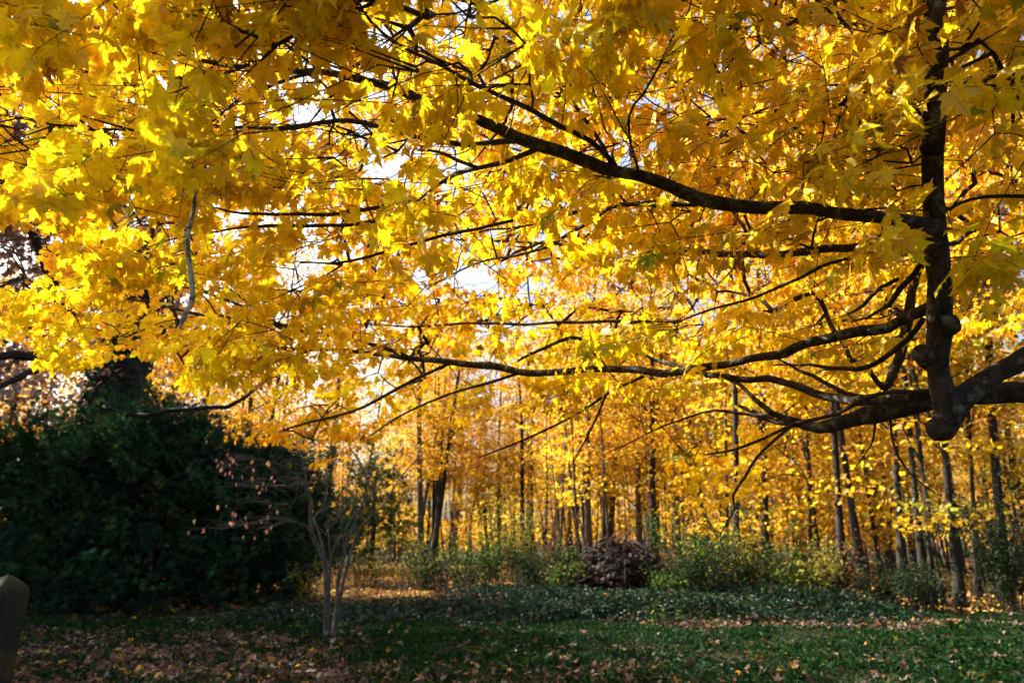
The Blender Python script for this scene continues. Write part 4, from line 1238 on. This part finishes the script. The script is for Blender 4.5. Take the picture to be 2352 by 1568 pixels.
# fine bare twigs and the few pink leaves still on them
r_ = np.random.default_rng(14)
tw = Tubes()
tipsP = []
for qi, sp_ in enumerate(MS):
    for _ in range(14 if qi > 5 else 8):
        k = r_.integers(len(sp_) // 4 if qi > 5 else len(sp_) // 2, len(sp_))
        a = sp_[k, :3]
        d_ = unit(1, r_)[0] * np.array([1.2, 1, .5]) + (np.array([-.35, 0, .05]) if qi in (8, 9, 10, 11, 12, 15) else np.array([0, 0, .45]))
        e_ = a + d_ * r_.uniform(.2, .55)
        m_ = (a + e_) / 2 + r_.normal(0, .05, 3) + np.array([0, 0, .04])
        q = spline([a, m_, e_], .08)
        tw.add(q, np.linspace(.006, .0025, len(q)), 4, False)
        f_ = e_ + unit(1, r_)[0] * .2
        tw.add(np.stack([m_, (m_ + f_) / 2, f_]), [.004, .003, .002], 4, False)
        tipsP += [e_, f_]
o = link('twigs', tw.mesh('small_tree_twigs'), M_SMOOTH, mst)
tag(o, kind='stuff')
ov = OVAL[0]
me = make_mesh('pink_leaf', ov[0], [ov[1]], False, np.ones((6, 3)), ov[0])
me.materials.append(M_LEAF_FAR)
tipsP = [t for t in tipsP if t[0] < -.9]
for k in range(70):
    t = tipsP[r_.integers(len(tipsP))]
    m_ = np.array([[r_.normal(0, .3), r_.normal(0, .3), -1.0]])
    M = np.eye(4)
    M[:3, :3] = frames(m_, r_.uniform(-2, 2, 1))[0] * r_.uniform(.06, .10)
    M[:3, 3] = t
    o = link('leaf', me, None, mst)
    o.matrix_basis = Matrix(M.tolist())
    c = [(.85, .38, .30), (.75, .28, .25), (.85, .5, .25), (.8, .55, .15)][r_.integers(4)]
    o.color = (*c, 1)

# ------------------------------------------------------------------ weathered post at the left edge
def post():
    c = at(-14, 1440, 2.45)
    e = tag(empty('wooden_post', (float(c[0]), float(c[1]), 0)), 'weathered wooden post with pointed top at the lower left corner', 'post')
    m, nt, N, L = new_mat('weathered_wood')
    out = N.new('ShaderNodeOutputMaterial')
    tc = N.new('ShaderNodeTexCoord')
    mp = nd(N, 'ShaderNodeMapping')
    mp.inputs['Scale'].default_value = (1, 1, .06)
    L.new(tc.outputs['Object'], mp.inputs[0])
    nz = nd(N, 'ShaderNodeTexNoise', i_Scale=90.0, i_Detail=6.0, i_Roughness=.7)
    L.new(mp.outputs[0], nz.inputs['Vector'])
    mx = nd(N, 'ShaderNodeMix', data_type='RGBA', i_6=(.002, .002, .002, 1), i_7=(.022, .0215, .023, 1))
    mr = nd(N, 'ShaderNodeMapRange', i_1=.35, i_2=.65)
    L.new(nz.outputs[0], mr.inputs[0])
    L.new(mr.outputs[0], mx.inputs[0])
    n2 = nd(N, 'ShaderNodeTexNoise', i_Scale=14.0, i_Detail=4.0)
    L.new(tc.outputs['Object'], n2.inputs['Vector'])
    r2 = nd(N, 'ShaderNodeMapRange', i_1=.52, i_2=.62, i_3=0.0, i_4=.7)
    L.new(n2.outputs[0], r2.inputs[0])
    m2 = nd(N, 'ShaderNodeMix', data_type='RGBA', i_7=(.035, .04, .008, 1))
    L.new(r2.outputs[0], m2.inputs[0])
    L.new(mx.outputs[2], m2.inputs[6])
    bp = nd(N, 'ShaderNodeBump', i_Strength=.9, i_Distance=.008)
    L.new(nz.outputs[0], bp.inputs['Height'])
    b = nd(N, 'ShaderNodeBsdfPrincipled', i_Roughness=.9)
    L.new(m2.outputs[2], b.inputs['Base Color'])
    L.new(bp.outputs[0], b.inputs['Normal'])
    L.new(b.outputs[0], out.inputs[0])
    hw, ch = .05, .008
    H_ = float(at(60, 1352, 2.42)[2])
    ap = float(at(44, 1325, 2.45)[2])
    ring = [(-hw + ch, -hw), (hw - ch, -hw), (hw, -hw + ch), (hw, hw - ch), (hw - ch, hw), (-hw + ch, hw), (-hw, hw - ch), (-hw, -hw + ch)]
    vs_, fs = [], []
    zs = [-.2, .3, .7, 1.0, 1.2, H_ - .05, H_, H_ + (ap - H_) * .55]
    sc_ = [1.04, 1.03, 1.0, 1.01, .99, 1.0, .985, .55]
    pr = np.random.default_rng(2)
    for z_, s_ in zip(zs, sc_):
        off = (.014 if z_ > H_ else 0)
        for (x_, y_) in ring:
            vs_.append((x_ * s_ + off + pr.normal(0, .0015), y_ * s_ + pr.normal(0, .0015), z_ + (pr.normal(0, .003) if z_ > 0 else 0)))
    for k in range(len(zs) - 1):
        for q in range(8):
            fs.append((k * 8 + q, k * 8 + (q + 1) % 8, (k + 1) * 8 + (q + 1) % 8, (k + 1) * 8 + q))
    vs_.append((.026, -.008, ap + .012))
    t_ = [(len(vs_) - 1, (len(zs) - 1) * 8 + q, (len(zs) - 1) * 8 + (q + 1) % 8) for q in range(8)]
    o = link('post_shaft', make_mesh('post_shaft', np.array(vs_), [np.array(fs), np.array(t_)]), m, e)
    e.rotation_euler = (0, 0, R(-18))


post()

# ------------------------------------------------------------------ undergrowth
PAL_S = {'green': [(.03, .075, .018), (.06, .10, .018), (.18, .19, .025)], 'yellow': [(.30, .25, .025), (.13, .15, .025), (.12, .07, .02)],
         'brown': [(.12, .06, .03), (.2, .09, .03), (.06, .035, .02)], 'dark': [(.016, .036, .014), (.03, .05, .016), (.03, .022, .012)]}


def shrub(label, px, py, wpx, hpx, pal, n, seed, leaf=.09, cat='shrub', wts=(2, 2, 1), name='shrub'):
    r = np.random.default_rng(seed)
    g = gnd(px, py)
    d = float(np.linalg.norm(g - CAMP))
    w_, h = wpx * d / FPX / 2, hpx * d / FPX
    e = tag(empty(name, (float(g[0]), float(g[1]), float(hgt(g[0], g[1])))), label, cat, 'undergrowth along the wood edge')
    tb = Tubes()
    ends = []
    for k in range(max(7, int(w_ * 9))):
        a = r.uniform(0, 6.28)
        q = r.uniform(.25, 1)
        b0 = np.array([math.cos(a) * w_ * .3 * q, math.sin(a) * w_ * .3 * q, -.03])
        t_ = np.array([math.cos(a) * w_ * q, math.sin(a) * w_ * q * .8, h * r.uniform(.55, 1.05) * (1.05 - .35 * q)])
        s_ = spline([b0, (b0 + t_) / 2 + np.array([0, 0, h * .15]) + r.normal(0, .05, 3), t_], .15)
        tb.add(s_, np.linspace(.012, .004, len(s_)), 5, False)
        ends += list(s_[len(s_) // 3:])
    for k in range(int(6 + w_ * 5)):
        a = r.uniform(0, 6.28)
        b0 = np.array([math.cos(a), math.sin(a), 0]) * w_ * r.uniform(0, .8)
        t_ = b0 + np.array([r.normal(0, .45) * max(w_, .6), r.normal(0, .3), h * r.uniform(.9, 1.6)])
        s_ = spline([b0, (b0 + t_) / 2 + np.array([0, 0, h * .25]) + r.normal(0, .1, 3), t_], .2)
        tb.add(s_, np.linspace(.010, .003, len(s_)), 4, False)
        ends += list(s_[len(s_) // 2::2])
    link('stems', tb.mesh('shrub_stems'), M_TRUNKD, e)
    ends = np.array(ends)
    cw = r.exponential(1, len(ends))
    p = ends[r.choice(len(ends), n, p=cw / cw.sum())] + r.normal(0, .11, (n, 3)) * min(1.5, max(.7, w_))
    p[:, 2] = np.abs(p[:, 2]) + .02
    m = unit(n, r)
    m[:, 2] = -np.abs(m[:, 2]) * .6
    o = link('foliage', leaf_mass('shrub_foliage', p, frames(m, r.normal(0, .6, n)), r.uniform(.6, 1.3, n) * leaf, pick(PAL_S[pal], wts, n, .2, r), OVAL), M_GREEN, e)
    return e


SH = [('low yellow-green shrub right of the many-stemmed tree foot', 845, 1345, 110, 60, 'yellow', 500), ('thin leafy shrub below the orange-lit trunk', 960, 1350, 120, 70, 'yellow', 600),
      ('greenish shrub left of the blackest trunk', 1110, 1370, 150, 95, 'green', 1100), ('tall yellow-green bramble below the blackest trunk', 1195, 1368, 170, 120, 'yellow', 1500),
      ('brown dead bramble left of the brush pile', 1300, 1375, 150, 85, 'brown', 1000), ('bright green shrub left of the brush pile', 1305, 1392, 80, 55, 'green', 450),
      ('green shrub rising right of the brush pile', 1590, 1385, 160, 90, 'green', 1300), ('yellow-green bush below the tall grey trunk', 1690, 1392, 150, 75, 'yellow', 1000),
      ('leafy green shrub at the feet of the pole-thin saplings', 1800, 1398, 150, 70, 'green', 1000), ('yellow-tipped shrub below the straight dark trunk', 1880, 1402, 130, 65, 'yellow', 800),
      ('dark shrub at the foot of the bowed trunk', 2000, 1400, 160, 55, 'dark', 900), ('dark shrub near the leaning trunk cluster', 2120, 1408, 170, 50, 'dark', 900),
      ('dark bushy thicket at right edge', 2320, 1400, 190, 150, 'dark', 2600), ('small sunlit weed left of the many-stemmed tree', 690, 1400, 70, 60, 'yellow', 260),
      ('dim brush between cedar and many-stemmed tree', 640, 1392, 120, 90, 'dark', 900), ('low green weed at the right foot of the brush pile', 1530, 1400, 70, 40, 'green', 300),
      ('small leafy sprout on the path edge before ivy bank', 1505, 1436, 36, 26, 'green', 40), ('dark tangled thicket behind the ivy bank, left part', 1010, 1368, 190, 70, 'dark', 1100),
      ('dark bramble mass between blackest trunk and brush pile', 1250, 1384, 170, 62, 'dark', 1100), ('dark low thicket below the tall grey trunk', 1640, 1398, 210, 58, 'dark', 1200),
      ('brown tangled brambles at the foot of the straight dark trunk', 1860, 1392, 190, 60, 'brown', 900), ('brown withered weed right of the brush pile', 1545, 1362, 90, 70, 'brown', 500)]
for k, (lab, px, py, w_, h, pal, n) in enumerate(SH):
    shrub(lab, px, py, w_ * 1.3, h * 1.15, pal, int(n * 1.6), 100 + k)

# brush pile: a heap of sticks and dead leaves
r_ = np.random.default_rng(31)
bg = gnd(1425, 1386)
bd = float(np.linalg.norm(bg - CAMP))
bw, bh = 112 * bd / FPX, 98 * bd / FPX
bp_ = tag(empty('brush_pile', (float(bg[0]), float(bg[1]), float(hgt(bg[0], bg[1])))), 'dark rounded pile of cut brush and dead leaves at wood edge', 'brush pile')
nth, nph = 28, 10
vv = []
for a in range(nph + 1):
    for b in range(nth):
        ph, th_ = a / nph * math.pi / 2, b / nth * 2 * math.pi
        q = .92 + .42 * mnoise.noise(Vector((math.cos(th_) * 2, math.sin(th_) * 2, ph * 3)))
        vv.append((math.cos(th_) * math.cos(ph) * bw * q * .74, math.sin(th_) * math.cos(ph) * bw * .6 * q, math.sin(ph) * bh * q * .74 - .05))
ff = [(a * nth + b, a * nth + (b + 1) % nth, (a + 1) * nth + (b + 1) % nth, (a + 1) * nth + b) for a in range(nph) for b in range(nth)]
link('heap', make_mesh('brush_heap', np.array(vv), [np.array(ff)], True), M_TRUNKD, bp_)
for k in range(110):
    a, ph = r_.uniform(0, 6.28), math.asin(r_.uniform(.02, 1))
    c = np.array([math.cos(a) * math.cos(ph) * bw, math.sin(a) * math.cos(ph) * bw * .8, math.sin(ph) * bh])
    d_ = np.cross(c, unit(1, r_)[0])
    d_ /= np.linalg.norm(d_)
    l_ = r_.uniform(.3, 1.3)
    d_ = d_ + c / np.linalg.norm(c) * r_.uniform(-.1, .45)
    t = Tubes().add(spline([c - d_ * l_ / 2, c + c / np.linalg.norm(c) * .07, c + d_ * l_ / 2], .2), r_.uniform(.006, .018), 5)
    link('stick', t.mesh('brush_stick'), M_TRUNKD, bp_)
n = 4200
u = unit(n, r_)
u[:, 2] = np.abs(u[:, 2])
p = u * np.array([bw, bw * .8, bh]) * (r_.uniform(.82, 1.08, n) * (.95 + .35 * np.array([mnoise.noise(Vector(q_ * 2.2)) for q_ in u])))[:, None]
m = np.cross(u, unit(n, r_)) + u * .2
o = link('dead_leaves', leaf_mass('brush_leaves', p, frames(m, r_.normal(0, .6, n)), r_.uniform(.07, .14, n), pick([(.06, .03, .02), (.03, .018, .012), (.13, .065, .03), (.02, .013, .01)], [3, 3, .8, 3], n, .2, r_), LEAVES_LOW), M_DRY, bp_)
tag(o, kind='stuff')

# ------------------------------------------------------------------ ground cover, ivy, fallen leaves
def scatter(n, x0, x1, y0, y1, dens, r):
    y = np.sqrt(r.uniform(y0 ** 2, y1 ** 2, n))
    x = r.uniform(-1, 1, n) * (.85 * y + .6)
    k = (x > x0) & (x < x1) & (r.uniform(size=n) < dens(x, y))
    return x[k], y[k]


def nz2(x, y, f, s=0.0):
    return .5 + .25 * (np.sin(x * f + 1.7 * np.sin(y * f * .7 + s)) + np.sin(y * f * 1.3 + 2.1 * np.sin(x * f * .6 - s)))


gr = np.random.default_rng(51)
litter_zone = lambda x, y: np.clip(1.2 * smooth(-1.5, -4.2, x) * smooth(13.5, 10.5, y) + .45 * smooth(10.2, 8.6, y) * smooth(3.2, .5, x), 0, 1)
path_y = lambda x: 13.45 + .05 * x + .25 * np.sin(x * .5)
ivy_zone = lambda x, y: smooth(.0, .9, y - path_y(x) + .35 - .7 * nz2(x, y, 2.7, 4)) * (.55 + .6 * nz2(x, y, 1.7, 6)) * smooth(24, 19, y) * smooth(-2.2, -.6, x) * (1 - smooth(7.2, 8.6, x)) + .55 * smooth(13.4, 14.6, y) * smooth(-6.5, -4, x) * (1 - smooth(-2.2, -.6, x)) * smooth(17, 15, y)
on_path = lambda x, y: np.exp(-((y - path_y(x)) / .38) ** 2) * smooth(1.0, 3.0, x)
x, y = scatter(210000, -14, 14, 7.5, 17.5, lambda x, y: np.clip(.55 + .9 * nz2(x, y, 1.1), .4, 1) * (1 - .8 * litter_zone(x, y) * nz2(x, y, 2.3, 2)) * (1 - np.clip(ivy_zone(x, y), 0, 1)) * (1 - .92 * on_path(x, y)) * (1 - .9 * smooth(14.3, 15.2, y - .05 * x)), gr)
n = len(x)
m = unit(n, gr)
m[:, 2] = np.abs(m[:, 2]) * .7 + .1
gc = pick([(.007, .030, .008), (.013, .044, .008), (.005, .020, .007), (.045, .065, .008)], [3, 3, 2, .4], n, .2, gr)
o = link('ground_cover', leaf_mass('ground_cover', np.stack([x, y, hgt(x, y) + gr.uniform(0, .055, n)], -1), frames(m, gr.normal(0, .5, n)), gr.uniform(.03, .07, n) * (.7 + .8 * nz2(x, y, 3.1, 5)), gc, KITE), M_GREEN)
tag(o, 'low green clover and weeds carpeting the shady lawn', 'ground cover', kind='stuff')
print('ground cover', n)

x, y = scatter(190000, -8, 11, 13.2, 24.5, lambda x, y: np.clip(ivy_zone(x, y), 0, 1), gr)
x2, y2 = scatter(90000, -8, 11, 13.2, 16.2, lambda x, y: np.clip(ivy_zone(x, y), 0, 1), gr)
x, y = np.concatenate([x, x2]), np.concatenate([y, y2])
n = len(x)
m = unit(n, gr)
m[:, 2] = -np.abs(m[:, 2]) * .3
m[:, 1] -= .3
hh = .02 + gr.uniform(0, 1, n) ** 1.5 * .36 * np.clip(1.3 * nz2(x, y, 2.2, 1) * nz2(x, y, .9, 3) + .25, .15, 1)
gc = pick([(.008, .026, .013), (.014, .040, .016), (.005, .015, .010), (.055, .07, .014), (.10, .055, .03)], [3, 3, 2.4, .35, .35], n, .2, gr)
o = link('ivy_ground_cover', leaf_mass('ivy_ground_cover', np.stack([x, y, hgt(x, y) + hh], -1), frames(m, gr.normal(0, .4, n)), gr.uniform(.05, .095, n), gc, OVAL), M_IVY)
tag(o, 'dark glossy ivy carpeting the low bank before the wood', 'ivy', kind='stuff')
print('ivy', n)

PAL_L = [(.10, .058, .042), (.15, .093, .066), (.07, .035, .022), (.22, .10, .024), (.21, .155, .125), (.42, .23, .02)]
x, y = scatter(42000, -14, 14, 7.5, 17, lambda x, y: np.clip(.045 + .9 * litter_zone(x, y) * (.4 + nz2(x, y, 2.1)) + .9 * on_path(x, y) + .10 * nz2(x, y, 2.5, 3) * smooth(13, 9, y), 0, 1) * (1 - .8 * np.clip(ivy_zone(x, y), 0, 1)), gr)
n = len(x)
m = unit(n, gr)
m[:, 2] *= .35
pos = np.stack([x, y, hgt(x, y) + gr.uniform(.02, .075, n) + .18 * np.clip(ivy_zone(x, y), 0, 1) * gr.uniform(0, 1, n)], -1)
rot = frames(m, gr.normal(0, .5, n))
sz = gr.uniform(.055, .115, n)
gc = pick(PAL_L, [4, 3, 3, 1.2, 1.5, .4], n, .2, gr)
px, py, dp = proj(pos)
vis = (px > 70) & (px < 2330) & (py < 1556)
sc_ = np.where(vis, np.linalg.norm(pos - CAMP, axis=1) / sz, 1e9)
solo = np.argsort(sc_)[:220]
rest = np.ones(n, bool)
rest[solo] = False
o = link('leaf_litter', leaf_mass('leaf_litter', pos[rest], rot[rest], sz[rest], gc[rest], [leaf_template(HALF_LOW, c_, f_, .02, 1, lr, t_) for c_, f_, t_ in [(.9, .3, .2), (-.7, -.2, -.2), (1.3, .5, 0)]]), M_DRY)
tag(o, 'dry brown leaf litter strewn over the lawn and path', 'leaf litter', kind='stuff')
dl = []
for c_, f_, t_ in [(.9, .3, .2), (-.7, -.2, -.2), (1.3, .5, 0), (.5, -.3, .3)]:
    tv, tf = leaf_template(HALF, c_, f_, .015, 1, lr, t_)
    me = make_mesh('fallen_leaf', tv, [tf], False, np.ones((len(tv), 3)), tv)
    me.materials.append(M_DRY)
    dl.append(me)
for k, q in enumerate(solo):
    o = link('fallen_leaf', dl[k % 4])
    M = np.eye(4)
    M[:3, :3] = rot[q] * sz[q]
    M[:3, 3] = pos[q]
    o.matrix_basis = Matrix(M.tolist())
    o.color = (*[float(c) for c in gc[q]], 1)
    c_ = gc[q]
    cn = 'pale tan' if c_[2] > .085 else 'yellow' if c_[0] > .32 else 'orange-brown' if c_[0] > .17 else 'brown' if c_[0] > .085 else 'dark brown'
    fx, fy, _ = proj(pos[q])
    zn = 'beside the post' if fx < 300 else 'lower left' if fx < 640 else 'below the many-stemmed tree' if fx < 900 else 'lower centre' if fx < 1500 else 'lower right' if fx < 1950 else 'in the dark right corner'
    tag(o, cn + ' curled leaf fallen on the foreground lawn, ' + zn, 'leaf', 'fallen leaves on the foreground lawn')

# brown litter inside the wood
x, y = scatter(70000, -30, 34, 16.5, 48, lambda x, y: np.clip(1 - ivy_zone(x, y), 0, 1) * np.clip(.25 + nz2(x, y, .8), 0, 1) * (1 - .6 * smooth(30, 48, y)), gr)
n = len(x)
m = unit(n, gr)
m[:, 2] *= .35
o = link('wood_floor_litter', leaf_mass('wood_floor_litter', np.stack([x, y, hgt(x, y) + gr.uniform(.02, .08, n)], -1), frames(m, gr.normal(0, .5, n)), gr.uniform(.10, .17, n), pick([(.45, .22, .06), (.55, .33, .05), (.3, .14, .06), (.7, .45, .03)], [3, 2, 3, 1], n, .2, gr), KITE), M_DRY)
tag(o, 'golden-brown leaf litter on the floor of the wood', 'leaf litter', kind='stuff')
print('tris', sum(len(m_.polygons) for m_ in bpy.data.meshes))
